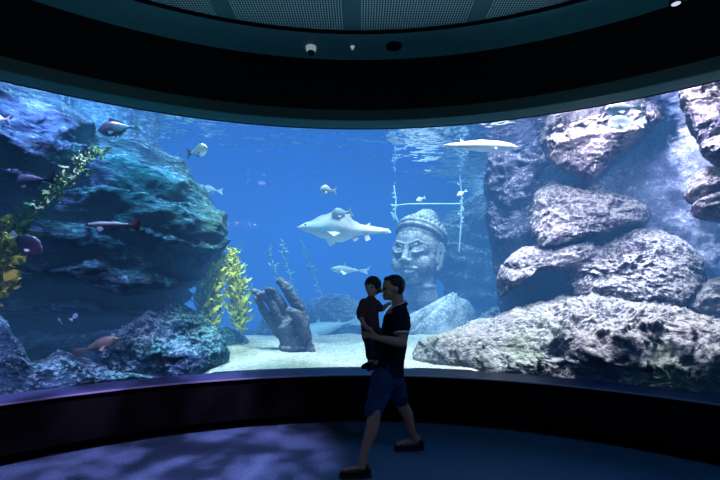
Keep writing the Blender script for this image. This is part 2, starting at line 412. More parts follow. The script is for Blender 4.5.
# sand floor
def sand():
    V, Fc = [], []; nr, na = 150, 260
    rr = RG+0.03+(14.4-RG-0.03)*(np.linspace(0, 1, nr)**1.5)
    aa = np.radians(np.linspace(-HA+1.5, HA-1.5, na))
    A, R = np.meshgrid(aa, rr)
    X = R*np.sin(A); Yv = R*np.cos(A)
    p = np.stack([X.ravel(), Yv.ravel(), 0*X.ravel()], 1)
    z = SANDZ+0.05*fbm(p*1.1, 4, 3)+0.02*fbm(p*6, 3, 9, True)-np.clip(R.ravel()-8.2, 0, 3)*0.28
    PX = np.tan(A.ravel())*F+CX; sm = lambda t: np.clip(t, 0, 1)**2*(3-2*np.clip(t, 0, 1))
    z = z-0.0
    z = np.where(R.ravel() < 5.6, z*0+np.minimum(z, SANDZ+0.005+0.02*(R.ravel()-RG)), z)
    z = z-0.3*(sm((215-PX)/40)+sm((PX-470)/40))
    V = np.stack([X.ravel(), Yv.ravel(), z], 1)
    for i in range(nr-1):
        for j in range(na-1):
            Fc.append((i*na+j, (i+1)*na+j, (i+1)*na+j+1, i*na+j+1))
    o = link('sand', mesh('sand', V, Fc), SAND)
    tag(o, 'white sand covering the bottom of the aquarium', 'sand', kind='stuff')
sand()
lathe('wall_tank', [(14.5, 0.0), (14.5, 4.6)], -HA+1, HA-1, TANKWALL, n=60)
for sgn, nm in ((-1, 'wall_left'), (1, 'wall_right')):
    a = math.radians(HA-1.2)*sgn
    V = [(r*math.sin(a), r*math.cos(a), z) for r, z in ((RG+0.05, 0.3), (14.5, 0.3), (14.5, 4.6), (RG+0.05, 4.6))]
    o = link(nm, mesh(nm, V, [(0, 1, 2, 3)]), TANKWALL, smooth=False); o['kind'] = 'structure'

# ------------------------------------------------------------ rocks
# left
rock('tall dark layered rock massif overhanging on the left of the tank', [(-70, 120), (0, 118), (60, 122), (112, 130), (152, 143), (181, 163), (200, 188), (218, 212), (225, 233), (210, 260), (198, 283), (187, 303), (150, 318), (60, 322), (-70, 320)],
     6.55, 1.15, ROCK_L, amp=0.24, freq=1.0, strata=2.4, seed=2, level=7, ctr=(90, 225), lean=0.15)
rock('purple-lit rock shelf in the upper left corner under the water surface', [(-80, 60), (0, 78), (50, 96), (92, 122), (88, 150), (70, 178), (48, 205), (20, 222), (-30, 240), (-80, 240)],
     6.0, 0.65, ROCK_L, amp=0.16, freq=1.3, strata=1.8, seed=5, level=7, ctr=(0, 150))
rock('dark recessed rock behind the brown fish at lower left', [(-60, 230), (60, 225), (170, 250), (180, 300), (180, 372), (100, 405), (-60, 405)],
     6.35, 0.6, ROCK_L, amp=0.25, freq=1.4, strata=1.6, seed=8, level=7, lean=-0.2)
rock('rounded teal boulder at the foot of the left massif', [(98, 350), (120, 326), (148, 308), (176, 303), (196, 313), (214, 330), (225, 352), (221, 368), (200, 382), (150, 392), (112, 394), (98, 372)],
     5.7, 0.5, ROCK_LC, amp=0.16, freq=2.2, strata=1.0, seed=11, level=7, lean=0.25)
rock('low teal rock ledge along the glass at bottom left', [(10, 382), (24, 364), (44, 360), (58, 350), (84, 358), (104, 364), (130, 370), (170, 376), (190, 392), (120, 420), (60, 430), (10, 430)],
     5.3, 0.42, ROCK_LC, amp=0.09, freq=2.8, strata=1.0, seed=13, level=7, lean=0.2)
rock('teal boulder against the left edge of the window', [(-60, 305), (-10, 306), (8, 322), (14, 335), (22, 345), (30, 362), (44, 380), (44, 430), (-60, 440)],
     5.35, 0.45, ROCK_LC, amp=0.1, freq=1.9, seed=17, level=6)
rock('small blue stones behind the yellow kelp', [(206, 348), (214, 330), (226, 326), (240, 332), (250, 342), (256, 352), (240, 358), (212, 358)],
     7.2, 0.4, ROCK_LC, amp=0.08, freq=2.4, seed=19, level=6)
# middle
rock('blue mound of rock left of the stone hand', [(246, 352), (252, 334), (266, 314), (276, 306), (290, 318), (302, 340), (304, 354)],
     8.9, 0.5, ROCK_B, amp=0.12, freq=1.6, seed=23, level=6)
rock('round hazy boulder between the stone hand and the small child', [(296, 342), (300, 316), (312, 300), (330, 294), (350, 296), (366, 306), (378, 322), (386, 342), (340, 350)],
     9.8, 0.7, ROCK_B, amp=0.14, freq=1.5, seed=29, level=6)
rock('tall leaning rock pillar behind the stone head', [(410, 247), (440, 223), (474, 196), (490, 184), (506, 186), (524, 230), (540, 290), (540, 345), (470, 350), (452, 320), (444, 285)],
     10.2, 0.9, ROCK_B, amp=0.16, freq=1.0, strata=1.4, seed=31, level=6)
rock('low rocks at the foot of the blue pillar', [(470, 345), (476, 322), (492, 308), (512, 304), (530, 316), (540, 345)],
     8.2, 0.5, ROCK_B, amp=0.12, freq=1.9, seed=33, level=6)
# right
rock('shadowed blue cliff behind the pale boulders on the right', [(528, 118), (570, 100), (640, 86), (720, 60), (790, 60), (790, 330), (700, 335), (560, 330), (530, 290), (524, 200)],
     7.7, 0.6, ROCK_C, amp=0.22, freq=1.0, strata=1.0, seed=37, level=7)
rock('purple-blue rock column left of the pale boulders, rising to the surface', [(490, 130), (498, 104), (528, 94), (556, 100), (568, 150), (560, 220), (552, 280), (545, 335), (506, 335), (498, 290), (490, 240), (484, 185)],
     7.7, 0.6, ROCK_B2, amp=0.2, freq=1.7, strata=1.2, seed=41, level=7, lean=0.2)
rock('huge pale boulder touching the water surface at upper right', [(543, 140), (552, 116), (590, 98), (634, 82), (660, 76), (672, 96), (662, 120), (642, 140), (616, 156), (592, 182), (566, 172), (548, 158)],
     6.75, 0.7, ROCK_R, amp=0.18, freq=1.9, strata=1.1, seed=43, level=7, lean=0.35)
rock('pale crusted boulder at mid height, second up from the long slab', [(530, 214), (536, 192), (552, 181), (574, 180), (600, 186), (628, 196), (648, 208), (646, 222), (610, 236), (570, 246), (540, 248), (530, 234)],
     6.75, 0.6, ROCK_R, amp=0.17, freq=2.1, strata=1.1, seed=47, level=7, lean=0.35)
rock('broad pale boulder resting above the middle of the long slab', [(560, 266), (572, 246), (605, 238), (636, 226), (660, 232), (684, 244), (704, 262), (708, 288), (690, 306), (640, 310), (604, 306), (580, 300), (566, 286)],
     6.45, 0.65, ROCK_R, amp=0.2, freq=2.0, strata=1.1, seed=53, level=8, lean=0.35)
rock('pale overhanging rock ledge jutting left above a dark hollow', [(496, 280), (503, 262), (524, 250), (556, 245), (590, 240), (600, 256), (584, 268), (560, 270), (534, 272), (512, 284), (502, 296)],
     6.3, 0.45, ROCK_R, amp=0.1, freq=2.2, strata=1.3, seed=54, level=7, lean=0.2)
rock('rock in the hollow beneath the overhanging ledge, its shade painted dark blue', [(500, 290), (506, 272), (540, 266), (590, 268), (600, 300), (596, 322), (520, 326), (504, 310)],
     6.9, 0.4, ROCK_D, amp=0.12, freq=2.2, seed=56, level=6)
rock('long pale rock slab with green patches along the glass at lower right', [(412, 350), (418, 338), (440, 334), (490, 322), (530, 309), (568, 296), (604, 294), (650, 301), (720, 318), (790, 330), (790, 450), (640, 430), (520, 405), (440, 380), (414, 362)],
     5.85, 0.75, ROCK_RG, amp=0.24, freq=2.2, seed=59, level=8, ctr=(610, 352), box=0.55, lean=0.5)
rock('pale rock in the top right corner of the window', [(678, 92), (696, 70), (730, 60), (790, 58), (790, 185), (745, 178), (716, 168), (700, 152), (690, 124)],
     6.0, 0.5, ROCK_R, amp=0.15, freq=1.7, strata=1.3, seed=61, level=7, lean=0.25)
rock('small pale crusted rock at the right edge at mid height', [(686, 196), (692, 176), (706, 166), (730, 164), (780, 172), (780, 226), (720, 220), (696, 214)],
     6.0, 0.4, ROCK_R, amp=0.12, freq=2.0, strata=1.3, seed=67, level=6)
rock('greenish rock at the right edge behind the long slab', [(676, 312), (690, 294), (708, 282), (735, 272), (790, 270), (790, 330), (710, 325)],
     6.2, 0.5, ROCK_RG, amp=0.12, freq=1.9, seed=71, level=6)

# ------------------------------------------------------------ stone head statue
def statue():
    Yh = 8.75; c = P(417, 254, Yh); s = Yh/F
    root = empty('stone_statue', P(430, 345, Yh+0.2)); tag(root, 'giant carved stone head and shoulders with ringed topknot, eyes closed', 'statue')
    yaw = math.radians(-30)
    X = Matrix.Translation(c) @ Euler((0, 0, yaw)).to_matrix().to_4x4()
    H = []
    # local: x right, -y = towards viewer, z up, units metres (face about 1 m wide)
    H.append(ell((0, 0.10, 0.16), (0.50, 0.58, 0.52)))
    H.append(ell((0, -0.08, -0.12), (0.435, 0.44, 0.48)))
    H.append(ell((0, -0.22, -0.40), (0.26, 0.28, 0.24)))
    H.append(ell((0, -0.38, -0.52), (0.13, 0.11, 0.10)))
    for sx in (-1, 1):
        H.append(ell((sx*0.25, -0.34, -0.22), (0.17, 0.15, 0.18)))              # cheeks
        H += [cap((sx*0.06, -0.53, 0.17), (sx*0.22, -0.51, 0.225), 0.034, 0.034), cap((sx*0.22, -0.49, 0.215), (sx*0.38, -0.36, 0.14), 0.034, 0.025)]   # brow
        H.append(ell((sx*0.20, -0.425, 0.045), (0.14, 0.085, 0.075), (0, 0, sx*0.3)))   # eye lid
        H += [cap((sx*0.09, -0.535, 0.02), (sx*0.2, -0.54, -0.005), 0.016, 0.018), cap((sx*0.2, -0.54, -0.005), (sx*0.31, -0.47, 0.03), 0.018, 0.014)]
        H.append(ell((sx*0.21, -0.36, 0.07), (0.18, 0.125, 0.15)))
        H.append(ell((sx*0.075, -0.60, -0.165), (0.062, 0.07, 0.05)))           # nostril wing
        # ear with long lobe
        H += [cap((sx*0.50, 0.03, 0.16), (sx*0.55, 0.06, 0.02), 0.06, 0.06), cap((sx*0.55, 0.06, 0.02), (sx*0.50, 0.02, -0.24), 0.05, 0.045),
              cap((sx*0.50, 0.02, -0.24), (sx*0.46, -0.02, -0.34), 0.05, 0.04), cap((sx*0.47, -0.02, 0.10), (sx*0.47, -0.03, -0.2), 0.03, 0.03)]
    H += [cap((0, -0.52, 0.16), (0, -0.63, -0.10), 0.045, 0.065), ell((0, -0.66, -0.14), (0.07, 0.07, 0.06))]   # nose
    H += [cap((-0.17, -0.49, -0.315), (0, -0.60, -0.285), 0.03, 0.052), cap((0, -0.60, -0.285), (0.17, -0.49, -0.315), 0.052, 0.03)]
    H += [cap((-0.13, -0.49, -0.37), (0, -0.575, -0.385), 0.034, 0.058), cap((0, -0.575, -0.385), (0.13, -0.49, -0.37), 0.058, 0.034)]
    # neck and shoulders
    H += [cap((0, 0.12, -0.3), (0.03, 0.18, -0.95), 0.31, 0.36)]
    H += [torus((0.02, 0.12, -0.68), 0.32, 0.035, sx=1.0, sy=1.0)]
    blob('head', H, 0.012, STONE, root, smooth_it=3, xf=X, rough=(0.008, 5))
    B = [ell((0.05, 0.45, -1.55), (1.05, 0.5, 0.62)), ell((-0.55, 0.4, -1.5), (0.42, 0.4, 0.5)), ell((0.72, 0.4, -1.45), (0.42, 0.4, 0.55)), cap((0.0, 0.3, -0.95), (0.05, 0.4, -1.5), 0.38, 0.6)]
    blob('shoulders', B, 0.03, STONE, root, smooth_it=4, xf=X, rough=(0.03, 3))
    # draped collar: peaked folds rising beside the neck
    V, Fc = [], []
    A = Vector((0.80, -0.05, -0.85)); base = [(-0.45, -0.5, -1.45), (0.0, -0.6, -1.6), (0.4, -0.6, -1.7), (0.9, -0.4, -1.8), (1.35, 0.1, -1.9)]
    n = 24
    for i in range(n+1):
        t = i/n*(len(base)-1); k = min(int(t), len(base)-2); q = Vector(base[k]).lerp(Vector(base[k+1]), t-k)
        for j in range(13):
            w_ = j/12; p = A.lerp(q, w_); p = p+Vector((0, -0.09*math.sin(w_*math.pi)+0.04*math.sin(i*1.1)*w_, 0.0)); V.append(X @ p)
    for i in range(n):
        for j in range(12): Fc.append((i*13+j, (i+1)*13+j, (i+1)*13+j+1, i*13+j+1))
    me = mesh('draped_collar', V, Fc); o = link('draped_collar', me, STONE, root)
    md = o.modifiers.new('sol', 'SOLIDIFY'); md.thickness = 0.09
    # crown: hair bands and ringed topknot
    K = [ell((0, 0.12, 0.28), (0.50, 0.54, 0.40))]
    for k, (z, R) in enumerate(((0.28, 0.49), (0.36, 0.505))):
        K.append(torus((0, 0.10, z), R, 0.048, sx=1.0, sy=1.08))
    for i in range(30):                                       # curls of hair
        for jz in range(5):
            a = (i+0.5*(jz % 2))/30*2*math.pi; z = 0.43+jz*0.065; R = 0.53*math.sqrt(max(0.05, 1-((z-0.30)/0.42)**2))
            K.append(ell((R*math.cos(a), 0.12+1.06*R*math.sin(a), z), (0.048, 0.048, 0.045), level=1))
    for k, (z, R) in enumerate(((0.64, 0.31), (0.72, 0.28), (0.80, 0.23), (0.87, 0.17))):
        K.append(torus((0.0, 0.12, z), R, 0.045, n=30)); K.append(ell((0.0, 0.12, z), (R, R, 0.06)))
    K.append(ell((0.0, 0.12, 0.93), (0.12, 0.12, 0.08)))
    pv = Vector((0, 0.12, 0.30)); T_ = Matrix.Translation(pv+Vector((0.03, 0.02, 0.05))) @ Euler((-0.5, 0.12, 0)).to_matrix().to_4x4() @ Matrix.Translation(-pv)
    blob('crown', K, 0.012, STONE, root, smooth_it=1, xf=X @ T_)
statue()

# ------------------------------------------------------------ stone hand
def stone_hand():
    Yh = 6.35
    def q(px, py, dy=0.0): return P(px, py, Yh+dy)
    s = Yh/F
    H = []
    H += chain([(q(297, 366), 17*s), (q(296, 346), 17*s), (q(291, 328), 18*s)])
    H += [ell(q(296, 352), (17*s, 12*s, 8*s)), ell(q(290, 322, 0.02), (20*s, 10*s, 20*s), (0, -0.25, 0)), ell(q(303, 326, -0.06), (10*s, 10*s, 17*s), (0, -0.2, 0)),
          ell(q(279, 318, -0.03), (11*s, 9*s, 16*s), (0, -0.5, 0))]
    # upright index finger
    H = []
    H += chain([(q(297, 366), 16*s), (q(297, 346), 15.5*s), (q(292, 330), 14.5*s)]); H += [torus(q(296.5, 347), 15.5*s, 2.2*s), ell(q(297, 356), (18*s, 13*s, 9*s))]
    H += [ell(q(289, 326, 0.02), (17*s, 9*s, 14*s), (0, -0.4, 0))]
    H += chain([(q(303, 322), 7.0*s), (q(298, 306), 5.8*s), (q(291, 296), 5.4*s), (q(285, 286, -0.02), 4.8*s), (q(280, 281, -0.03), 3.6*s)])
    # three bunched fingers leaning left and curling
    for pts in ([(288, 318, 0, 4.4), (281, 303, -.02, 4.2), (273, 292, -.05, 3.7), (268, 290, -.14, 3.0)],
                [(281, 321, -.05, 4.4), (272.5, 306, -.08, 4.2), (264, 294.5, -.12, 3.6), (259, 294.5, -.20, 2.8)],
                [(275, 327, -.02, 4.2), (266, 314, -.06, 3.9), (260, 303, -.10, 3.3), (257, 299, -.18, 2.7)],
                [(268, 300, .05, 3.2), (260, 294, .02, 3.0), (254.5, 291.5, -.02, 2.5)]):
        H += chain([(q(a, b, c_), r*s) for a, b, c_, r in pts])
    # thumb folded across the palm
    H += chain([(q(305, 338, -0.13), 6.5*s), (q(303, 326, -0.2), 6*s), (q(297, 316, -0.22), 5.2*s), (q(290, 311, -0.22), 3.8*s)])
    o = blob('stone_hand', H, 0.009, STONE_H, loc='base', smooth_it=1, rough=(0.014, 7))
    tag(o, 'giant carved stone hand rising from the sand with one finger raised', 'statue')
    # nails
    r = o
    V, Fc = ell((0, 0, 0), (0.3, 0.2, 0.3))
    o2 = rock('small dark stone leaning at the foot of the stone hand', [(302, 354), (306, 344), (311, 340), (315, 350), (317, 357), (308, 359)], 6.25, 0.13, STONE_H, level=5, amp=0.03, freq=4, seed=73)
stone_hand()

# ------------------------------------------------------------ fish
def fish_mat(name, top, side, belly, rough=0.35, spots=0.0, emit=0):
    m, N, L = new_mat(name)
    out = N.new('ShaderNodeOutputMaterial'); b = N.new('ShaderNodeBsdfPrincipled'); L.new(b.outputs[0], out.inputs[0])
    b.inputs['Roughness'].default_value = rough; b.inputs['Specular IOR Level'].default_value = 0.5
    tc = N.new('ShaderNodeTexCoord'); sx = N.new('ShaderNodeSeparateXYZ'); L.new(tc.outputs['Generated'], sx.inputs[0])
    n = N.new('ShaderNodeTexNoise'); n.inputs['Scale'].default_value = 9; n.inputs['Detail'].default_value = 4; L.new(tc.outputs['Generated'], n.inputs['Vector'])
    ma = N.new('ShaderNodeMath'); ma.operation = 'MULTIPLY_ADD'; L.new(n.outputs['Fac'], ma.inputs[0]); ma.inputs[1].default_value = 0.25; L.new(sx.outputs['Z'], ma.inputs[2])
    cr = N.new('ShaderNodeValToRGB'); L.new(ma.outputs[0], cr.inputs[0])
    e = cr.color_ramp.elements; e[0].position = 0.38; e[0].color = (*belly, 1); e[1].position = 0.85; e[1].color = (*top, 1)
    x = e.new(0.6); x.color = (*side, 1)
    src = cr.outputs[0]
    if spots:
        v = N.new('ShaderNodeTexVoronoi'); v.inputs['Scale'].default_value = 16; L.new(tc.outputs['Generated'], v.inputs['Vector'])
        mr = N.new('ShaderNodeMapRange'); L.new(v.outputs['Distance'], mr.inputs[0]); mr.inputs[1].default_value = 0.25; mr.inputs[2].default_value = 0.4; mr.inputs[3].default_value = spots; mr.inputs[4].default_value = 0
        mx = N.new('ShaderNodeMix'); mx.data_type = 'RGBA'; L.new(mr.outputs[0], mx.inputs['Factor']); L.new(src, mx.inputs['A']); mx.inputs['B'].default_value = (*[c*0.35 for c in side], 1); src = mx.outputs['Result']
    L.new(src, b.inputs['Base Color'])
    return m
SILV = fish_mat('fish_silver', (0.30, 0.42, 0.60), (0.55, 0.68, 0.85), (0.8, 0.9, 1))
PALE = fish_mat('fish_pale_hazy', (0.3, 0.45, 0.55), (0.5, 0.65, 0.75), (0.6, 0.75, 0.85))
WHITE = fish_mat('fish_white', (0.75, 0.8, 0.82), (0.95, 0.97, 0.95), (1.0, 1.0, 0.98), spots=0.25)
SHARKM = fish_mat('shark_grey', (0.28, 0.42, 0.48), (0.5, 0.65, 0.68), (0.95, 0.98, 0.98), rough=0.5)
GUITAR = fish_mat('wedgefish_pale', (0.45, 0.5, 0.55), (0.85, 0.9, 0.92), (1, 1, 1), rough=0.5, spots=0.15)
BROWN = fish_mat('fish_brown', (0.20, 0.20, 0.15), (0.28, 0.27, 0.20), (0.15, 0.17, 0.15), spots=0.3)
PINK = fish_mat('fish_pinkish', (0.18, 0.16, 0.18), (0.26, 0.21, 0.22), (0.14, 0.15, 0.17))
TREV = fish_mat('fish_trevally', (0.10, 0.16, 0.14), (0.35, 0.45, 0.42), (0.9, 0.95, 0.9))
DISC = fish_mat('fish_disc_grey', (0.03, 0.045, 0.07), (0.05, 0.07, 0.11), (0.07, 0.09, 0.13))
GHOST = fish_mat('fish_dim_blue', (0.02, 0.03, 0.05), (0.04, 0.06, 0.09), (0.06, 0.09, 0.12))
RIM = simple('fin_pale_rim', (0.75, 0.78, 0.85), rough=0.4)
FIN = simple('fin_dark', (0.03, 0.05, 0.06), rough=0.5)
EYE_M = simple('fish_eye', (0.01, 0.01, 0.012), rough=0.15, spec=0.6)

def fin_plate(outline, th, y=0.0, tilt=None):
    """outline in x,z -> thin solid plate, edges tapered"""
    n = len(outline); cx = sum(a for a, _ in outline)/n; cz = sum(b for _, b in outline)/n
    V = [Vector((a, y, b)) for a, b in outline]+[Vector((cx, y+th, cz)), Vector((cx, y-th, cz))]
    Fc = []
    for i in range(n):
        j = (i+1) % n; Fc += [(i, j, n), (j, i, n+1)]
    if tilt is not None: V = [tilt @ v for v in V]
    return V, Fc
def make_fish(name, label, cat, pos, length, heading, pitch=0.0, roll=0.0, prof=None, hgt=0.35, wid=0.16, tail='fork', mat=None, finmat=None,
              dorsal=(0.30, 0.75, 0.10), anal=(0.55, 0.8, 0.08), shark=False, group=None, pect=0.18, eye=True, pout=None, belly=0.5, extra=()):
    pout = pout if pout is not None else (0.7 if shark else 0.25)
    """local x = forward (nose at +0.5 L), z up.  heading: angle of the nose in plan (0 = +X, pi = -X)"""
    L_ = length; V, Fc, S = [], [], 22; R = 14
    prof = prof or [(0, .02), (.06, .35), (.15, .7), (.3, 1), (.45, .97), (.6, .75), (.75, .42), (.86, .17), (.92, .13), (1, .12)]
    def pr(t):
        for (a, x), (b, y) in zip(prof, prof[1:]):
            if t <= b:
                w = (t-a)/(b-a); w = w*w*(3-2*w); return x+(y-x)*w
        return prof[-1][1]
    bodyL = 0.80 if tail != 'none' else 1.0
    for i in range(S+1):
        t = i/S; t2 = t**1.15; h = max(0.002, pr(t2)*hgt/2)*L_; w = max(0.002, (pr(t2)**0.9)*wid/2*(1 if t2 < .5 else 1-0.55*(t2-.5)*2))*L_
        x = (0.5-t2*bodyL)*L_
        for j in range(R):
            a = 2*math.pi*j/R; z = math.sin(a)*h
            if z < 0: z *= 2*belly
            V.append(Vector((x, math.cos(a)*w, z)))
    for i in range(S):
        for j in range(R): Fc.append((i*R+j, i*R+(j+1) % R, (i+1)*R+(j+1) % R, (i+1)*R+j))
    Fc.append(tuple(range(R))[::-1]); Fc.append(tuple(range(S*R, S*R+R)))
    body = (V, Fc)
    def top(t, s=1): return ((0.5-t*bodyL)*L_, s*pr(t)*hgt/2*L_*0.9*(1 if s > 0 else 2*belly))
    fins = []
    tx = (0.5-0.93*bodyL)*L_
    if tail == 'fork':
        k = 0.75*hgt if hgt > .25 else 0.24
        fins.append(fin_plate([(tx+0.02*L_, 0.03*L_), (-0.5*L_, k*L_*0.62), (-0.44*L_, 0.12*k*L_), (-0.425*L_, 0), (-0.44*L_, -0.12*k*L_), (-0.5*L_, -k*L_*0.62), (tx+0.02*L_, -0.03*L_)], 0.008*L_))
    elif tail == 'fan':
        fins.append(fin_plate([(tx+0.02*L_, 0.035*L_), (-0.47*L_, 0.11*L_), (-0.5*L_, 0.05*L_), (-0.5*L_, -0.05*L_), (-0.47*L_, -0.11*L_), (tx+0.02*L_, -0.035*L_)], 0.01*L_))
    elif tail == 'shark':
        fins.append(fin_plate([(tx+0.04*L_, 0.015*L_), (-0.42*L_, 0.05*L_), (-0.53*L_, 0.17*L_), (-0.47*L_, 0.03*L_), (-0.42*L_, -0.01*L_), (-0.46*L_, -0.085*L_), (tx+0.02*L_, -0.02*L_)], 0.008*L_))
    if dorsal:
        a, b, h = dorsal; p0, p1 = top(a), top(b)
        if shark:
            fins.append(fin_plate([(p0[0], p0[1]-.01*L_), (p0[0]-0.5*(p0[0]-p1[0]), p0[1]+h*0.75*L_), (p1[0]+0.01*L_, p0[1]+h*L_), (p1[0]+.01*L_, p0[1]+0.3*h*L_), (p1[0], p1[1]-.01*L_)], 0.008*L_))
            q0 = top(.74); q1 = top(.80); fins.append(fin_plate([(q0[0], q0[1]-.005*L_), (q1[0], q0[1]+0.04*L_), (q1[0], q1[1]-.005*L_)], 0.005*L_))
        else:
            m = top((a+b)/2); fins.append(fin_plate([(p0[0], p0[1]-.02*L_), (p0[0]*.7+m[0]*.3, p0[1]*.6+m[1]*.4+h*L_), (m[0], m[1]+h*0.6*L_), (p1[0], p1[1]+h*0.45*L_), (p1[0]+0.02*L_, p1[1]-.02*L_)], 0.008*L_))
    if anal:
        a, b, h = anal; p0, p1 = top(a, -1), top(b, -1)
        fins.append(fin_plate([(p0[0], p0[1]+.02*L_), (p0[0]-.03*L_, p0[1]-h*L_), (p1[0], p1[1]-h*0.3*L_), (p1[0]+0.01*L_, p1[1]+.02*L_)], 0.006*L_))
    for sy in (-1, 1):
        t = 0.30; wv = pr(t)*wid/2*L_*0.8; x0, z0 = (0.5-t*bodyL)*L_, -pr(t)*hgt*0.15*L_
        V2 = [Vector((x0, sy*wv, z0)), Vector((x0-0.07*L_, sy*wv, z0)), Vector((x0-pect*0.95*L_, sy*(wv+pect*pout*L_), z0-pect*0.35*L_)), Vector((x0-pect*0.5*L_, sy*(wv+pect*pout*L_), z0-pect*0.6*L_)),
              Vector((x0-0.04*L_, sy*wv*0.9, z0+.012*L_)), Vector((x0-0.04*L_, sy*wv*.9, z0-.012*L_))]
        fins.append((V2, [(0, 3, 4), (3, 2, 4), (2, 1, 4), (0, 5, 3), (3, 5, 2), (2, 5, 1), (0, 4, 1), (0, 1, 5)]))
    for ol in extra: fins.append(fin_plate([(a*L_, b*L_) for a, b in ol], 0.008*L_))
    # slight body curve
    V, Fc = merge([body]+fins); nb = len(body[1])
    M = Matrix.Translation(pos) @ Euler((0, 0, heading)).to_matrix().to_4x4() @ Euler((0, -pitch, 0)).to_matrix().to_4x4() @ Euler((roll, 0, 0)).to_matrix().to_4x4()
    bend = 0.10/L_
    V = [Vector((v.x, v.y+bend*(min(v.x, 0))**2*1.2*L_, v.z)) for v in V]
    me = mesh(name, [M @ v for v in V], Fc)
    me.materials.append(mat); me.materials.append(finmat or mat)
    for i, p in enumerate(me.polygons): p.material_index = 1 if i >= nb else 0
    o = bpy.data.objects.new(name, me); C.objects.link(o)
    me.polygons.foreach_set('use_smooth', [i < nb for i in range(len(me.polygons))])
    me.transform(Matrix.Translation(-pos)); o.location = pos
    tag(o, label, cat, group)
    if eye:
        t = 0.11 if not shark else 0.09
        for sy in (-1, 1):
            h = pr(t)*hgt/2*L_; wv = (pr(t)**.9)*wid/2*L_
            c_ = M @ Vector(((0.5-t*bodyL)*L_, sy*wv*0.86, h*0.35))
            v_, f_ = ell(c_, ((0.020 if not shark else 0.010)*L_,)*3, level=2)
            link('eye', mesh('eye', v_, f_), EYE_M, o)
    return o
def F_(label, px, py, D, lenpx, **k):
    pos = PD(px, py, D); L_ = lenpx*pos.y/F
    h = k.pop('heading', math.pi); name = k.pop('name', 'fish'); cat = k.pop('cat', 'fish')
    return make_fish(name, label, cat, pos, L_, h, **k)
PI = math.pi
F_('dark-finned silver trevally-like fish swimming right above the left massif', 197, 151, 6.1, 27, heading=-0.35, pitch=0.12, hgt=0.5, wid=0.24, mat=TREV, finmat=FIN)
F_('faint hazy fish beside the right edge of the left massif', 212, 190, 7.6, 22, heading=PI+0.2, pitch=0.1, hgt=0.36, mat=PALE, finmat=SHARKM)
F_('upper of two round faint fish in the open blue water', 264, 171, 9.2, 14, heading=PI+0.3, hgt=0.62, mat=PALE)
F_('lower of two round faint fish in the open blue water', 264, 181, 9.2, 15, heading=PI-0.2, hgt=0.6, mat=PALE, pitch=-0.2)
F_('tiny pale fish left of the two round faint fish', 249, 180, 9.0, 9, heading=1.2, pitch=0.7, hgt=0.4, mat=PALE)
F_('small white fish above the large pale wedgefish', 328.5, 190, 6.6, 17, heading=PI+0.25, pitch=0.05, hgt=0.55, wid=0.25, mat=WHITE, anal=(0.5, 0.75, 0.16))
# large wedge-headed fish
wp = [(0, .03), (.12, .34), (.28, .74), (.42, 1), (.5, .97), (.6, .62), (.68, .36), (.8, .28), (.92, .2), (1, .1)]
F_('large pale wedge-snouted fish with broad white body swimming left', 343, 230, 6.9, 92, name='wedgefish', heading=PI+0.2, pitch=0.03, roll=0.25, prof=wp, hgt=0.42, wid=0.30, mat=GUITAR,
   tail='none', dorsal=(0.52, 0.60, 0.02), anal=None, shark=True, pect=0.15, pout=0.5, belly=0.33,
   extra=[[(-0.04, 0.0), (-0.12, -0.13), (-0.17, -0.10), (-0.14, 0.0)], [(-0.20, 0.0), (-0.25, -0.12), (-0.30, -0.10), (-0.27, 0.0)], [(-0.08, 0.05), (-0.15, 0.11), (-0.18, 0.08), (-0.16, 0.02)], [(-0.42, 0.0), (-0.50, 0.03), (-0.53, -0.02), (-0.45, -0.03)]])
F_('grey hump-backed fish swimming just over the wedgefish', 342, 213, 6.75, 22, heading=PI+0.2, pitch=-0.2, hgt=0.55, wid=0.3, mat=SHARKM)
F_('small grey shark swimming left above the sand', 350, 270, 7.6, 40, name='shark', cat='shark', heading=PI+0.15, pitch=0.05, hgt=0.2, wid=0.16, mat=SHARKM, tail='shark', dorsal=(0.40, 0.50, 0.12), anal=(0.8, 0.86, 0.02), shark=True)
F_('pale shark gliding low behind the stone hand', 330, 327, 8.6, 78, name='shark', cat='shark', heading=0.12+PI, pitch=-0.22, hgt=0.2, wid=0.2, mat=SHARKM, tail='shark', dorsal=(0.40, 0.50, 0.05), anal=None, shark=True)
F_('long white spotted shark cruising at the water surface', 482, 146, 6.15, 74, name='shark', cat='shark', heading=0.1, hgt=0.16, wid=0.16, mat=WHITE, tail='none', dorsal=(0.45, 0.53, 0.02), anal=None, shark=True, pect=0.06, pout=0.3, extra=[[(-0.44, 0.0), (-0.52, 0.025), (-0.50, 0.0), (-0.52, -0.02)]],
   prof=[(0, .1), (.1, .6), (.25, .9), (.5, 1), (.7, .75), (.85, .45), (1, .2)])
F_('reflection of the lower silver fish, modelled as a second fish at upper right', 624, 108, 5.65, 42, heading=PI+0.1, pitch=-0.15, hgt=0.36, mat=SILV, wid=0.2)  # mirror image of the fish below, built as a solid body
F_('lower silver fish in front of the pale boulder at upper right', 626, 122, 5.6, 36, heading=PI, pitch=0.0, hgt=0.38, mat=SILV, wid=0.2)
d = F_('flat oval grey fish with pale rim tilted nose down at left', 26, 243, 5.1, 36, heading=0.1, pitch=-0.6, hgt=0.56, wid=0.12, mat=DISC, finmat=RIM, tail='fan', dorsal=(0.1, 0.9, 0.05), anal=(0.3, 0.9, 0.05), prof=[(0, .1), (.1, .55), (.3, .95), (.5, 1), (.75, .8), (.92, .4), (1, .2)])
F_('long brown spotted fish nosing upward in the dark lower left recess', 96, 346, 5.2, 48, heading=0.05, pitch=0.33, hgt=0.25, wid=0.2, mat=BROWN, tail='fan', dorsal=(0.25, 0.85, 0.04))
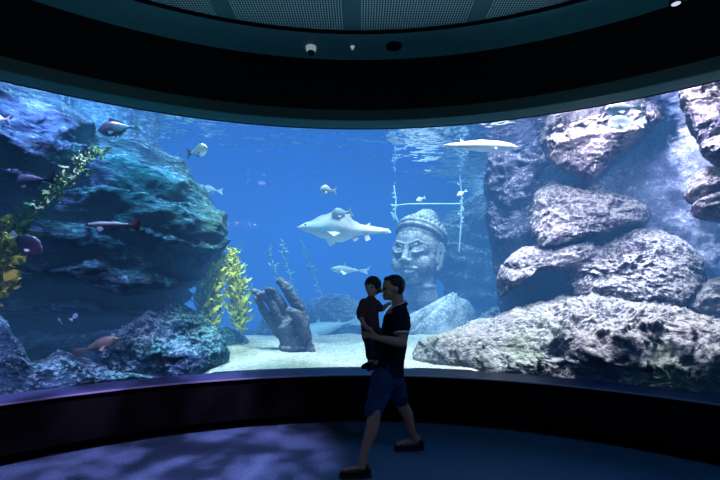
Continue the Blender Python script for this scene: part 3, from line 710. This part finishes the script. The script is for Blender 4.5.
F_('slender pinkish fish hovering against the left massif', 112, 225, 5.12, 58, heading=PI, pitch=0.0, hgt=0.12, wid=0.1, mat=PINK, tail='fan', dorsal=(0.6, 0.8, 0.03), prof=[(0, .1), (.15, .6), (.35, 1), (.7, .9), (.9, .5), (1, .4)])
F_('bright white fish at the far left edge of the window', 0, 119, 5.3, 20, heading=PI+0.1, hgt=0.5, mat=WHITE)
F_('tiny pale oval fish in the dark recess, nose up', 74, 317, 5.3, 9, heading=0.2, pitch=0.8, hgt=0.5, mat=SILV, eye=False)
F_('tiny pale fish left of the oval one in the dark recess', 60, 321, 5.3, 8, heading=PI, pitch=0.9, hgt=0.3, mat=PALE, eye=False)
F_('purple-grey fish with arched back in the upper left', 34, 181, 5.15, 46, heading=PI, pitch=-0.15, hgt=0.36, mat=DISC, finmat=DISC)
F_('dim blue fish below the frame at upper left', 120, 128, 5.3, 46, heading=PI, pitch=-0.1, hgt=0.34, mat=GHOST, finmat=GHOST, eye=False)
F_('small white fish curving above the statue topknot', 421, 199, 8.0, 11, heading=PI+0.3, pitch=-0.4, hgt=0.4, mat=WHITE, eye=False)
F_('small white fish right of the rope line', 462, 193, 8.0, 12, heading=PI, pitch=-0.5, hgt=0.35, mat=WHITE, eye=False)
F_('tiny fish far off in the blue water right of the small white fish', 367, 183, 9.5, 7, heading=0.2, hgt=0.4, mat=PALE, eye=False)

# ------------------------------------------------------------ kelp
def leaf_mat(name, a, b):
    m = simple(name, a, rough=0.5, spec=0.3, col2=b, nscale=6)
    bs = [n for n in m.node_tree.nodes if n.type == 'BSDF_PRINCIPLED'][0]
    bs.inputs['Transmission Weight'].default_value = 0.0
    return m
KELP_Y = leaf_mat('kelp_yellow', (0.95, 0.85, 0.12), (0.45, 0.6, 0.12))
KELP_G = leaf_mat('kelp_olive', (0.25, 0.36, 0.10), (0.05, 0.12, 0.07))
KELP_P = leaf_mat('seaweed_pale', (0.55, 0.75, 0.75), (0.3, 0.5, 0.55))
def kelp(label, path, D, nleaf, leaf, mat, spread=0.1, seed=0, up=0.6, name='kelp', wl=0.3):
    rnd = random.Random(seed)
    pts = [PD(a, b, D+c) for a, b, c in path]
    root = empty(name, pts[0]); tag(root, label, 'kelp')
    def at(t):
        t *= len(pts)-1; k = min(int(t), len(pts)-2); return pts[k].lerp(pts[k+1], t-k)
    dirs = [at(min(1, t/20+.02))-at(t/20) for t in range(20)]
    V, Fc = merge(chain([(at(i/24), 0.014*(1-0.6*i/24)) for i in range(25)], n=6))
    link('stem', mesh('stem', V, Fc), mat, root)
    parts = []
    for i in range(nleaf):
        t = (i+rnd.random())/nleaf; p = at(t); ang = rnd.uniform(0, 2*PI)
        dx = Vector((math.cos(ang), 0.6*math.sin(ang), up+rnd.uniform(-0.4, 0.6))).normalized()
        L_ = leaf*rnd.uniform(0.55, 1.2)*(0.7+0.6*math.sin(PI*min(1, t+.12))); W_ = L_*wl*rnd.uniform(.7, 1.2)
        sd = dx.cross(Vector((rnd.uniform(-1, 1), rnd.uniform(-1, 1), rnd.uniform(-.4, .4)))).normalized()
        p = p+Vector((rnd.uniform(-1, 1), rnd.uniform(-1, 1), 0))*spread*0.2
        nv, K = [], 6
        for k in range(K+1):
            s = k/K; wv = W_*math.sin(PI*min(0.98, s*0.93+0.06))*0.5; dr = Vector((0, 0, -0.25*L_*s*s*rnd.uniform(0, 1)))
            c = p+dx*L_*s+dr+sd.cross(dx)*0.12*L_*math.sin(s*7+i)
            nv += [c-sd*wv, c+sd*wv]
        parts.append((nv, [(2*k, 2*k+1, 2*k+3, 2*k+2) for k in range(K)]))
        parts.append(ell(p+dx*0.02, (0.013, 0.013, 0.02), level=1))
    V, Fc = merge(parts)
    link('fronds', mesh('fronds', V, Fc), mat, root)
    return root
kelp('bushy yellow kelp plant right beside the left massif', [(211, 336, 0), (208, 310, 0), (207, 285, .0), (209, 264, 0), (213, 250, 0)], 6.6, 330, 0.26, KELP_Y, spread=0.6, seed=1, up=1.0, wl=0.2)
kelp('thinner yellow-green kelp plant, right of the bushy one', [(241, 332, 0), (239, 312, 0), (236, 290, .0), (233, 270, 0), (232, 250, 0)], 6.8, 240, 0.23, KELP_Y, spread=0.4, seed=2, up=1.0, wl=0.2)
kelp('tall leaning olive kelp reaching up to the right at far left', [(-22, 330, 0), (-6, 290, 0), (6, 250, 0), (22, 222, 0), (48, 200, .0), (72, 180, 0), (88, 160, 0), (95, 148, 0)], 5.3, 170, 0.15, KELP_G, spread=0.4, seed=3)
kelp('dense yellow kelp clump at the left edge of the window', [(-14, 310, 0), (-6, 285, 0), (0, 262, 0), (2, 240, 0), (8, 222, 0)], 5.35, 150, 0.22, KELP_Y, spread=0.5, seed=4)
kelp('thin pale seaweed strand behind the raised stone finger', [(288, 300, 0), (278, 280, 0), (272, 262, 0), (270, 246, 0)], 8.2, 26, 0.10, KELP_P, seed=5, name='seaweed')
kelp('paired thin seaweed strand, middle of three behind the hand', [(296, 300, 0), (290, 275, 0), (284, 255, 0), (282, 240, 0)], 8.3, 34, 0.12, KELP_P, seed=6, name='seaweed')
kelp('long thin seaweed strand leaning right of the stone hand', [(322, 296, 0), (314, 275, 0), (306, 255, 0), (300, 238, 0)], 8.6, 30, 0.12, KELP_P, seed=7, name='seaweed')
# rope line strung with weed behind the statue
def ropes():
    root = empty('rope_line', PD(395, 230, 9.6)); tag(root, 'thin weed-hung rope line strung above the stone head', 'rope')
    D = 8.4
    def rp(pts, nm):
        V, Fc = merge(chain([(PD(a, b, D), 0.016) for a, b in pts], n=6)); link(nm, mesh(nm, V, Fc), KELP_P, root)
    rp([(392, 206), (410, 204), (430, 204), (462, 204)], 'cross_rope')
    rp([(394, 186), (396, 200), (395, 214), (398, 222)], 'hanging_rope')
    rp([(460, 176), (462, 200), (461, 225), (459, 252)], 'hanging_rope')
    rnd = random.Random(3); parts = []
    for i in range(34):
        a = rnd.choice([394.5, 461]); b = rnd.uniform(180, 222) if a < 400 else rnd.uniform(176, 235)
        p = PD(a+rnd.uniform(-2, 2), b, D); v, f = ell(p, (rnd.uniform(.02, .07), .02, rnd.uniform(.01, .025)), (0, rnd.uniform(-1, 1), 0), level=1); link('weed_tuft', mesh('weed_tuft', v, f), KELP_P, root)
ropes()

# ------------------------------------------------------------ man carrying a child
SKIN = simple('skin_brown', (0.48, 0.27, 0.19), rough=0.5, spec=0.35, noise=0.15, nscale=30)
HAIR = simple('hair_black', (0.012, 0.010, 0.010), rough=0.5, spec=0.3, noise=0.5, nscale=120, bump=0.004)
POLO = simple('polo_navy', (0.012, 0.014, 0.030), rough=0.85, spec=0.1, noise=0.3, nscale=60, bump=0.002)
TRIM = simple('polo_white_trim', (0.75, 0.75, 0.78), rough=0.7)
DENIM = simple('denim_blue', (0.045, 0.10, 0.24), rough=0.85, spec=0.1, col2=(0.002, 0.006, 0.03), nscale=9, bump=0.004)
SHOE = simple('shoe_black', (0.006, 0.006, 0.008), rough=0.4, spec=0.4)
SOLE = simple('shoe_sole', (0.02, 0.02, 0.02), rough=0.7)
PLAID = simple('shirt_red_brown', (0.15, 0.055, 0.05), rough=0.9, spec=0.05, col2=(0.04, 0.03, 0.06), nscale=28)
PANTS = simple('child_trousers_dark', (0.02, 0.025, 0.04), rough=0.9, spec=0.05)
LIPS = simple('lips', (0.30, 0.12, 0.10), rough=0.5)

def head_parts(c, s, yaw):
    """c = centre of skull, s = head height, face towards local +x after yaw"""
    M = Matrix.Translation(c) @ Euler((0, 0, yaw)).to_matrix().to_4x4()
    H = [ell((-0.03*s, 0, 0.10*s), (0.42*s, 0.345*s, 0.40*s)), ell((0.10*s, 0, -0.10*s), (0.27*s, 0.26*s, 0.34*s)), ell((0.19*s, 0, -0.30*s), (0.16*s, 0.17*s, 0.13*s)),
         ell((0.29*s, 0, -0.37*s), (0.08*s, 0.09*s, 0.07*s)), cap((0.33*s, 0, 0.06*s), (0.45*s, 0, -0.11*s), 0.035*s, 0.05*s), ell((0.46*s, 0, -0.13*s), (0.055*s, 0.075*s, 0.045*s)),
         cap((0.36*s, -0.07*s, -0.245*s), (0.36*s, 0.07*s, -0.245*s), 0.035*s, 0.035*s), cap((0.345*s, -0.06*s, -0.29*s), (0.345*s, 0.06*s, -0.29*s), 0.035*s, 0.035*s),
         cap((0.33*s, -0.17*s, 0.08*s), (0.36*s, 0.0, 0.075*s), 0.04*s, 0.04*s), cap((0.33*s, 0.17*s, 0.08*s), (0.36*s, 0.0, 0.075*s), 0.04*s, 0.04*s)]
    for sy in (-1, 1):
        H += [ell((0.22*s, sy*0.15*s, -0.12*s), (0.12*s, 0.10*s, 0.10*s)), ell((-0.02*s, sy*0.35*s, -0.03*s), (0.07*s, 0.03*s, 0.11*s), (0, 0.2, 0))]
    return [([M @ v for v in V], f) for V, f in H], M
def eyes(M, s, parent):
    for sy in (-1, 1):
        v, f = ell(M @ Vector((0.325*s, sy*0.13*s, 0.005*s)), (0.045*s,)*3, level=2); link('eye', mesh('eye', v, f), EYE_M, parent)

def man():
    root = empty('person', Vector((0.14, 3.75, 0))); tag(root, 'man in navy polo and denim shorts walking left, carrying a small child', 'person', )
    body = []
    s = 0.245; hc = P(392.8, 288.5, 3.82); yaw = PI+0.22
    hp, HM = head_parts(hc, s, yaw)
    body += hp
    body += chain([(P(397, 296, 3.83), 0.058), (P(399, 310, 3.83), 0.062)])
    # torso core
    body += chain([(P(396, 318, 3.83), 0.11), (P(393, 345, 3.82), 0.10), (P(388, 366, 3.80), 0.10), (P(388, 380, 3.80), 0.09)])
    # legs
    kl, al = P(374, 416, 3.58), P(362, 461, 3.46); kr, ar = P(402, 404, 3.93), P(414, 437, 4.0)
    body += chain([(P(384, 381, 3.73), 0.075), (P(379, 395, 3.66), 0.075), (kl, 0.056), (kl.lerp(al, 0.32)+Vector((0.012, 0, 0)), 0.056), (kl.lerp(al, 0.7), 0.040), (al, 0.034)])
    body += chain([(P(390, 381, 3.86), 0.075), (P(397, 390, 3.90), 0.075), (kr, 0.056), (kr.lerp(ar, 0.32)+Vector((0.014, 0, 0)), 0.056), (kr.lerp(ar, 0.7), 0.040), (ar, 0.034)])
    for a, t_, h in ((al, P(342, 471, 3.43), P(366, 471, 3.46)), (ar, P(395, 445, 3.99), P(420, 441, 4.02))):
        body += [cap(a, h.lerp(t_, 0.1)+Vector((0, 0, 0.03)), 0.033, 0.036), cap(h.lerp(t_, .15)+Vector((0, 0, 0.02)), h.lerp(t_, .85), 0.034, 0.026)]
    # near (left) arm
    sh, el, wr = P(400, 314, 3.66), P(402, 343, 3.58), P(377, 338, 3.53)
    body += chain([(sh, 0.052), (sh.lerp(el, 0.5), 0.048), (el, 0.040), (el.lerp(wr, 0.35), 0.041), (wr, 0.027)])
    # hand: palm, four curled fingers, thumb
    pm = P(371.5, 336, 3.53)
    body += [ell(wr.lerp(pm, 0.75), (0.046, 0.024, 0.038), (0, 0.1, 0))]
    for k, (dz, ln) in enumerate(((0.028, 1.0), (0.010, 1.1), (-0.008, 1.05), (-0.025, 0.85))):
        b0 = pm+Vector((-0.022, -0.004, dz)); b1 = b0+Vector((-0.034*ln, 0.004, 0.006)); b2 = b1+Vector((-0.016*ln, 0.026, 0.0)); b3 = b2+Vector((0.0, 0.022, -0.002))
        body += chain([(b0, 0.0095), (b1, 0.009), (b2, 0.0085), (b3, 0.0075)], n=8)
    t0 = pm+Vector((0.012, -0.008, 0.03)); body += chain([(t0, 0.013), (t0+Vector((-0.022, -0.006, 0.026)), 0.011), (t0+Vector((-0.046, 0.004, 0.036)), 0.009)], n=8)
    # far (right) arm supports the child's back
    sh2, el2, wr2 = P(394, 314, 3.99), P(388, 340, 4.0), P(370, 322, 3.86)
    body += chain([(sh2, 0.052), (el2, 0.040), (wr2, 0.028)])
    p2 = P(364, 318, 3.84); body += [ell(wr2.lerp(p2, .6), (0.04, 0.022, 0.036))]
    for dz, ln in ((0.026, 1.), (0.009, 1.1), (-0.008, 1.), (-0.024, .8)):
        b0 = p2+Vector((0.0, -0.01, dz)); b1 = b0+Vector((-0.028*ln, -0.022, 0.002)); b2 = b1+Vector((-0.004, -0.028*ln, 0))
        body += chain([(b0, 0.0095), (b1, 0.009), (b2, 0.0075)], n=8)
    body += chain([(p2+Vector((0.02, 0, 0.03)), 0.012), (p2+Vector((0.0, -0.02, 0.052)), 0.009)], n=8)
    blob('body', body, 0.0065, SKIN, root, smooth_it=3)
    eyes(HM, s, root)
    # hair cap
    hv = [ell((-0.07*s, 0, 0.15*s), (0.405*s, 0.36*s, 0.375*s)), ell((-0.18*s, 0, 0.02*s), (0.26*s, 0.335*s, 0.30*s)), ell((0.12*s, 0, 0.34*s), (0.22*s, 0.25*s, 0.12*s))]
    blob('hair', hv, 0.008, HAIR, root, smooth_it=2, xf=HM, rough=(0.004, 60))
    # polo shirt
    T = chain([(P(399, 311, 3.83), 0.080), (P(397, 320, 3.83), 0.125), (P(393, 342, 3.82), 0.130), (P(389.5, 362, 3.80), 0.132), (P(388.5, 372, 3.80), 0.142)])
    T += [cap(P(399, 312, 3.70), P(397, 312, 3.96), 0.062, 0.062), cap(P(401, 326, 3.76), P(399, 326, 3.92), 0.09, 0.09)]
    T += chain([(sh+Vector((0, .01, 0)), 0.068), (sh.lerp(el, 0.30), 0.066), (sh.lerp(el, .47), 0.066)])
    T += chain([(sh2, 0.066), (sh2.lerp(el2, .5), 0.064)])
    pol = blob('polo_shirt', T, 0.009, POLO, root, smooth_it=4, rough=(0.004, 12))
    v, f = torus(P(398.0, 304.2, 3.83), 0.078, 0.008, rot=(0, -0.45, 0)); link('collar_trim', mesh('collar_trim', v, f), TRIM, pol)
    ax = (el-sh).normalized(); q = ax.to_track_quat('Z', 'Y').to_euler(); v, f = torus(sh.lerp(el, .66), 0.060, 0.009, rot=tuple(q)); link('sleeve_trim', mesh('sleeve_trim', v, f), TRIM, pol)
    Cc = [torus(P(398.5, 307.5, 3.83), 0.078, 0.017, rot=(0, -0.45, 0))]
    v, f = merge(Cc); link('collar', mesh('collar', v, f), POLO, pol)
    # denim shorts
    S = chain([(P(388.5, 364, 3.80), 0.128), (P(388, 377, 3.80), 0.138)])
    hl = P(373.5, 412, 3.61); hr = P(400.5, 399, 3.92)
    S += chain([(P(383, 378, 3.73), 0.108), (P(379, 395, 3.67), 0.094), (hl, 0.078)])
    S += chain([(P(392, 378, 3.86), 0.108), (P(396.5, 390, 3.89), 0.092), (hr, 0.074)])
    blob('shorts', S, 0.009, DENIM, root, smooth_it=3, rough=(0.006, 14))
    # shoes
    for a, t_, h in ((al, P(341.5, 471, 3.43), P(366.5, 471, 3.46)), (ar, P(396, 446.5, 3.99), P(420, 444, 4.02))):
        t_ = Vector((t_.x, t_.y, 0)); h = Vector((h.x, h.y, 0)); z = Vector((0, 0, 1)); d_ = (t_-h)
        Sh = [cap(h+z*0.045, h+d_*0.35+z*0.045, 0.042, 0.044), cap(h+d_*0.35+z*0.042, h+d_*0.80+z*0.036, 0.045, 0.040), cap(h+d_*0.75+z*.034, h+d_*0.93+z*.03, 0.042, 0.032), cap(h+z*.06, h+d_*.05+z*.075, 0.038, 0.036)]
        sh_o = blob('shoe', Sh, 0.007, SHOE, root, smooth_it=3)
        So = [cap(h+z*.012, h+d_*.5+z*.012, .044, .048), cap(h+d_*.5+z*.012, h+d_*.93+z*.012, .048, .036)]
        So = [([Vector((v.x, v.y, max(0.0, min(v.z, 0.022)))) for v in V], f) for V, f in So]
        v, f = merge(So); link('sole', mesh('sole', v, f), SOLE, sh_o)
man()

def child():
    root = empty('person', P(371, 345, 3.62)); tag(root, 'small dark-haired child in reddish shirt carried in the man\'s arms', 'person')
    Y0 = 3.66; s = 0.185
    hc = P(372.5, 287.5, 3.74); hp, HM = head_parts(hc, s, PI+1.15)
    body = hp+chain([(P(371.5, 296, 3.73), 0.034), (P(370.5, 302, 3.70), 0.036)])
    body += chain([(P(370, 305, 3.68), 0.06), (P(370, 318, 3.67), 0.064), (P(371, 331, 3.66), 0.07)])
    # arms
    body += chain([(P(363, 303, 3.64), 0.030), (P(359.5, 314, 3.60), 0.025), (P(363, 323, 3.55), 0.020), (P(367, 328, 3.53), 0.016)])
    hb = P(368, 329, 3.53); body += [ell(hb, (0.018, 0.011, 0.016))]
    for dz in (-.010, -.003, .004, .011): body += chain([(hb+Vector((0.008, 0, dz)), .0052), (hb+Vector((0.024, -0.002, dz)), .005), (hb+Vector((0.030, 0.010, dz)), .0045)], n=6)
    body += chain([(hb+Vector((0, -.004, .012)), .0055), (hb+Vector((.014, -.008, .022)), .005)], n=6)
    body += chain([(P(377, 304, 3.72), 0.030), (P(382, 309, 3.70), 0.024), (P(387, 305, 3.70), 0.019)])
    h2 = P(388.5, 304, 3.70); body += [ell(h2, (.018, .011, .016))]
    for dz in (-.010, -.003, .004, .011): body += chain([(h2+Vector((0.006, 0, dz)), .0052), (h2+Vector((0.024, 0.0, dz+.004)), .0045)], n=6)
    body += chain([(h2, .006), (h2+Vector((.006, -.006, .024)), .005)], n=6)
    # legs
    body += chain([(P(368, 332, 3.61), 0.046), (P(370, 345, 3.52), 0.036), (P(370, 352, 3.52), 0.028), (P(370, 362, 3.53), 0.022)])
    body += chain([(P(373, 333, 3.70), 0.046), (P(376, 346, 3.62), 0.036), (P(375.5, 354, 3.61), 0.028), (P(375, 364, 3.62), 0.022)])
    blob('body', body, 0.0055, SKIN, root, smooth_it=3)
    eyes(HM, s, root)
    hv = [ell((-0.06*s, 0, 0.16*s), (0.44*s, 0.40*s, 0.40*s)), ell((-0.18*s, 0, -0.02*s), (0.30*s, 0.36*s, 0.36*s)), ell((0.14*s, 0, 0.33*s), (0.24*s, 0.28*s, 0.14*s))]
    blob('hair', hv, 0.007, HAIR, root, smooth_it=2, xf=HM, rough=(0.004, 70))
    T = chain([(P(370.5, 303, 3.69), 0.062), (P(369.5, 312, 3.67), 0.078), (P(370, 326, 3.66), 0.082), (P(371, 333, 3.66), 0.086)])
    T += chain([(P(364, 303, 3.65), 0.040), (P(360.5, 312, 3.61), 0.036), (P(361, 317, 3.59), 0.034)]) + chain([(P(376, 304, 3.72), 0.040), (P(380, 308, 3.70), 0.034)])
    blob('shirt', T, 0.008, PLAID, root, smooth_it=3, rough=(0.004, 16))
    S = chain([(P(371, 331, 3.66), 0.080), (P(371, 336, 3.64), 0.082)]) + chain([(P(368, 333, 3.61), 0.056), (P(370, 345, 3.52), 0.046), (P(370, 356, 3.52), 0.036)]) + chain([(P(373, 334, 3.70), 0.056), (P(376, 346, 3.62), 0.045), (P(375.3, 357, 3.61), 0.035)])
    blob('trousers', S, 0.008, PANTS, root, smooth_it=3)
    for p in (P(369.5, 364, 3.53), P(374.5, 366, 3.62)):
        blob('shoe', [cap(p+Vector((0.012, 0, 0.005)), p+Vector((-0.05, -0.012, -0.022)), 0.028, 0.022)], 0.006, SHOE, root, smooth_it=2)
child()

# ------------------------------------------------------------ small ceiling fittings
WPL = simple('white_plastic_glow', (0.85, 0.87, 0.88), rough=0.35, spec=0.5, emit=(0.7, 0.8, 0.85, 0.25))  # faint emission stands in for light falling on the plastic
DPL = simple('smoked_dome', (0.02, 0.02, 0.025), rough=0.1, spec=0.6)
def ceil_pt(px, py, dz=0.0):
    Y = (CEILZ-EYE)*F/(HZ-py); return Vector(((px-CX)/F*Y, Y, CEILZ+dz))
def disc(name, c, prof, mat, parent=None, loc=None, n=28):
    V, Fc = [], []
    for r, z in prof:
        for i in range(n): a = 2*PI*i/n; V.append(c+Vector((r*math.cos(a), r*math.sin(a), z)))
    m = len(prof)
    for j in range(m-1):
        for i in range(n): Fc.append((j*n+i, j*n+(i+1) % n, (j+1)*n+(i+1) % n, (j+1)*n+i))
    Fc.append(tuple(range((m-1)*n, m*n)))
    return link(name, mesh(name, V, Fc), mat, parent, loc)
c = ceil_pt(311, 47); r_ = empty('security_camera', c); tag(r_, 'small white dome security camera hanging on the teal ceiling ring', 'camera')
disc('mount', c, [(0.055, 0), (0.055, -0.025), (0.042, -0.05), (0.04, -0.05)], WPL, r_)
disc('dome', c, [(0.038, -0.05), (0.036, -0.066), (0.026, -0.082), (0.01, -0.09)], DPL, r_)
c = ceil_pt(352.5, 46.5); r_ = empty('sprinkler', c); tag(r_, 'tiny white sprinkler on the ceiling ring in the middle', 'sprinkler')
disc('rosette', c, [(0.024, 0), (0.02, -0.012), (0.008, -0.014)], WPL, r_); disc('nozzle', c, [(0.008, -0.012), (0.008, -0.03), (0.014, -0.032), (0.002, -0.034)], WPL, r_)
c = ceil_pt(394, 46); o = disc('ceiling_speaker', c, [(0.085, 0), (0.085, -0.008), (0.07, -0.012), (0.001, -0.012)], DARKGAP, loc=c); tag(o, 'round dark speaker grille set in the ceiling ring', 'speaker')
WL = simple('lamp_white', (0.8, 0.8, 0.85), rough=0.4, emit=(0.75, 0.8, 1.0, 0.8))
for px, py, lb in ((22, 0.5, 'small bright spotlight at the top left end of the ceiling ring'), (676, 6, 'small bright spotlight at the top right end of the ceiling ring')):
    Y = (CEILZ-EYE)*F/(HZ-py); c = Vector(((px-CX)/F*Y, Y, CEILZ)); k = 4.62/c.xy.length; c = Vector((c.x*k, c.y*k, CEILZ))
    r_ = empty('spotlight', c); tag(r_, lb, 'light')
    disc('housing', c, [(0.05, 0), (0.05, -0.05), (0.044, -0.055)], DPL, r_); disc('lens', c, [(0.043, -0.05), (0.03, -0.058), (0.001, -0.06)], WL, r_)

# ------------------------------------------------------------ lights
def spot(name, loc, target, power, col, size=60, blend=0.6, radius=0.2, gobo=None):
    l = bpy.data.lights.new(name, 'SPOT'); l.energy = power; l.color = col; l.spot_size = math.radians(size); l.spot_blend = blend; l.shadow_soft_size = radius
    o = bpy.data.objects.new(name, l); C.objects.link(o); o.location = loc
    o.rotation_euler = (Vector(target)-Vector(loc)).to_track_quat('-Z', 'Y').to_euler()
    if gobo:
        l.use_nodes = True; N = l.node_tree.nodes; L = l.node_tree.links
        em = [n for n in N if n.type == 'EMISSION'][0]
        tc = N.new('ShaderNodeTexCoord'); mp = N.new('ShaderNodeMapping'); mp.inputs['Scale'].default_value = gobo[0]
        n = N.new('ShaderNodeTexNoise'); n.inputs['Scale'].default_value = 1; n.inputs['Detail'].default_value = 3
        L.new(tc.outputs['Normal'], mp.inputs[0]); L.new(mp.outputs[0], n.inputs['Vector'])
        mr = N.new('ShaderNodeMapRange'); L.new(n.outputs['Fac'], mr.inputs[0]); mr.inputs[1].default_value = gobo[1]; mr.inputs[2].default_value = gobo[2]; mr.inputs[3].default_value = gobo[3]
        L.new(mr.outputs[0], em.inputs['Strength'])
    return o
def at(px, D, z):
    a = math.atan((px-CX)/F); return Vector((D*math.sin(a), D*math.cos(a), z))
CA = ((9, 9, 9), 0.42, 0.62, 0.35)
spot('tank_lamp_right', at(640, 5.5, 7.2), at(625, 6.1, 1.6), 4600, (1.0, 0.84, 0.86), 80, gobo=CA)
spot('tank_lamp_right_far', at(560, 5.7, 7.2), at(545, 6.6, 1.2), 4600, (1.0, 0.88, 0.92), 70, gobo=CA)
spot('tank_lamp_sand', at(315, 6.1, 7.5), at(315, 7.0, 0.6), 2900, (0.95, 1.0, 0.90), 58, gobo=CA)
spot('tank_lamp_sand_right', at(420, 6.5, 7.5), at(430, 7.4, 0.8), 2400, (0.9, 0.98, 1.0), 52, gobo=CA)
spot('tank_lamp_statue', at(385, 6.2, 6.4), at(418, 8.7, 2.0), 1500, (0.85, 0.95, 1.0), 36)
spot('tank_lamp_kelp', at(235, 6.3, 7.0), at(222, 6.7, 1.2), 4200, (0.98, 1.0, 0.8), 30, gobo=CA)
spot('tank_lamp_left', at(130, 5.5, 7.0), at(135, 6.0, 1.0), 2200, (0.22, 0.85, 1.0), 75, gobo=CA)
spot('tank_lamp_left_edge', at(20, 5.3, 6.5), at(25, 5.5, 1.0), 1300, (0.25, 0.8, 1.0), 60, gobo=CA)
spot('tank_lamp_purple', at(30, 5.2, 5.4), at(30, 6.2, 2.9), 900, (0.62, 0.35, 1.0), 85)
spot('backdrop_fill', at(300, 9.0, 7.0), at(290, 14.0, 2.0), 9000, (0.45, 0.5, 1.0), 90)  # added spot, tints the backdrop where the haze is uniform
spot('pillar_fill', at(440, 9.0, 7.5), at(465, 9.8, 2.0), 3000, (0.8, 0.95, 1.0), 50, gobo=CA)  # added spot to brighten the pillar edge
spot('kelp_fill', at(245, 5.08, 3.55), at(212, 6.6, 1.4), 620, (1.0, 1.0, 0.7), 34, radius=0.05)  # added fill spot for kelp shadowed by the massif
spot('massif_top_fill', at(165, 6.4, 6.5), at(150, 6.6, 3.0), 1300, (0.75, 0.6, 1.0), 50, gobo=CA)  # added spot to brighten the massif top for its surface reflection
# added fill spots, unseen behind the upper window frame, washing the rock faces
for px, tx, e, col in ((568, 600, 190, (1.0, 0.8, 0.86)), (692, 650, 230, (0.9, 0.82, 1.0)), (548, 575, 160, (1.0, 0.85, 0.95)), (480, 500, 120, (0.8, 0.85, 1.0)),
                       (150, 130, 150, (0.22, 0.8, 1.0)), (40, 40, 210, (0.48, 0.38, 1.0)), (230, 220, 60, (0.7, 1.0, 0.9))):
    spot('rock_face_fill', at(px, 5.08, 3.55), at(tx, 6.2, 1.9), e, col, 110, blend=0.8, radius=0.05)
spot('cliff_fill', at(690, 6.6, 7.5), at(650, 7.8, 2.2), 7000, (0.85, 0.78, 1.0), 60, gobo=CA)  # added spot to lighten the hazy cliff
spot('backdrop_fill_violet', at(240, 6.0, 6.5), at(240, 14.0, 3.4), 4000, (0.65, 0.4, 1.0), 50)  # added spot, puts a violet tint on the backdrop
for px, e in ((600, 120), (700, 50)): spot('cliff_wash_fill', at(px, 6.9, 3.55), at(px+10, 7.8, 2.4), e, (0.7, 0.65, 1.0), 130, radius=0.05)  # added unseen fills under the surface, brightening the cliff
# room
spot('room_purple_ripple', (-0.6, 2.6, 3.9), (-2.4, 3.3, 0), 1500, (0.62, 0.42, 0.95), 67, radius=0.05, gobo=((12, 12, 12), 0.42, 0.64, 0.12))
spot('room_blue', (2.2, 1.5, 3.9), (1.8, 3.2, 0), 80, (0.12, 0.45, 1.0), 120, radius=0.4)  # added spot to lift the blue of the floor, no fixture there
def area(name, loc, target, power, col, size):
    l = bpy.data.lights.new(name, 'AREA'); l.energy = power; l.color = col; l.size = size
    o = bpy.data.objects.new(name, l); C.objects.link(o); o.location = loc
    o.rotation_euler = (Vector(target)-Vector(loc)).to_track_quat('-Z', 'Y').to_euler(); return o
spot('room_fill', (0.6, -2.0, 3.2), (0.1, 3.7, 1.0), 34, (1.0, 0.62, 0.52), 40, radius=0.05)
spot('ceiling_fill_teal', (0, 0.0, 0.8), (0, 2.6, 4.3), 105, (0.25, 0.85, 1.0), 88, blend=0.3, radius=0.3)  # added uplight for the ceiling, no fixture stands there
for sx in (-1, 1): spot('ceiling_fill_teal_side', (0.4*sx, 0.0, 0.8), (3.4*sx, 1.9, 4.3), 60, (0.25, 0.85, 1.0), 80, blend=0.5, radius=0.3)  # added uplights for the ceiling sides
spot('room_warm_left', (-2.4, 0.6, 2.6), (-3.6, 3.0, 3.72), 260, (1.0, 0.42, 0.18), 26, radius=0.05)

wd = bpy.data.worlds.new('world'); bpy.context.scene.world = wd; wd.use_nodes = True
wd.node_tree.nodes['Background'].inputs[0].default_value = (0.02, 0.05, 0.10, 1); wd.node_tree.nodes['Background'].inputs[1].default_value = 0.3

cam = bpy.data.cameras.new('camera'); cam.sensor_width = 36; cam.lens = 21.0; cam.shift_y = 42/720; cam.clip_start = 0.05
co = bpy.data.objects.new('camera', cam); C.objects.link(co); co.location = (0, 0, EYE); co.rotation_euler = (PI/2, 0, 0)
sc = bpy.context.scene; sc.camera = co
sc.view_settings.view_transform = 'Standard'; sc.view_settings.exposure = 0.0
sc.cycles.use_denoising = True
sc.cycles.max_bounces = 6; sc.cycles.diffuse_bounces = 2; sc.cycles.glossy_bounces = 3; sc.cycles.transparent_max_bounces = 24; sc.cycles.volume_bounces = 0
sc.cycles.sample_clamp_indirect = 4.0
sc.cycles.caustics_reflective = False; sc.cycles.caustics_refractive = False
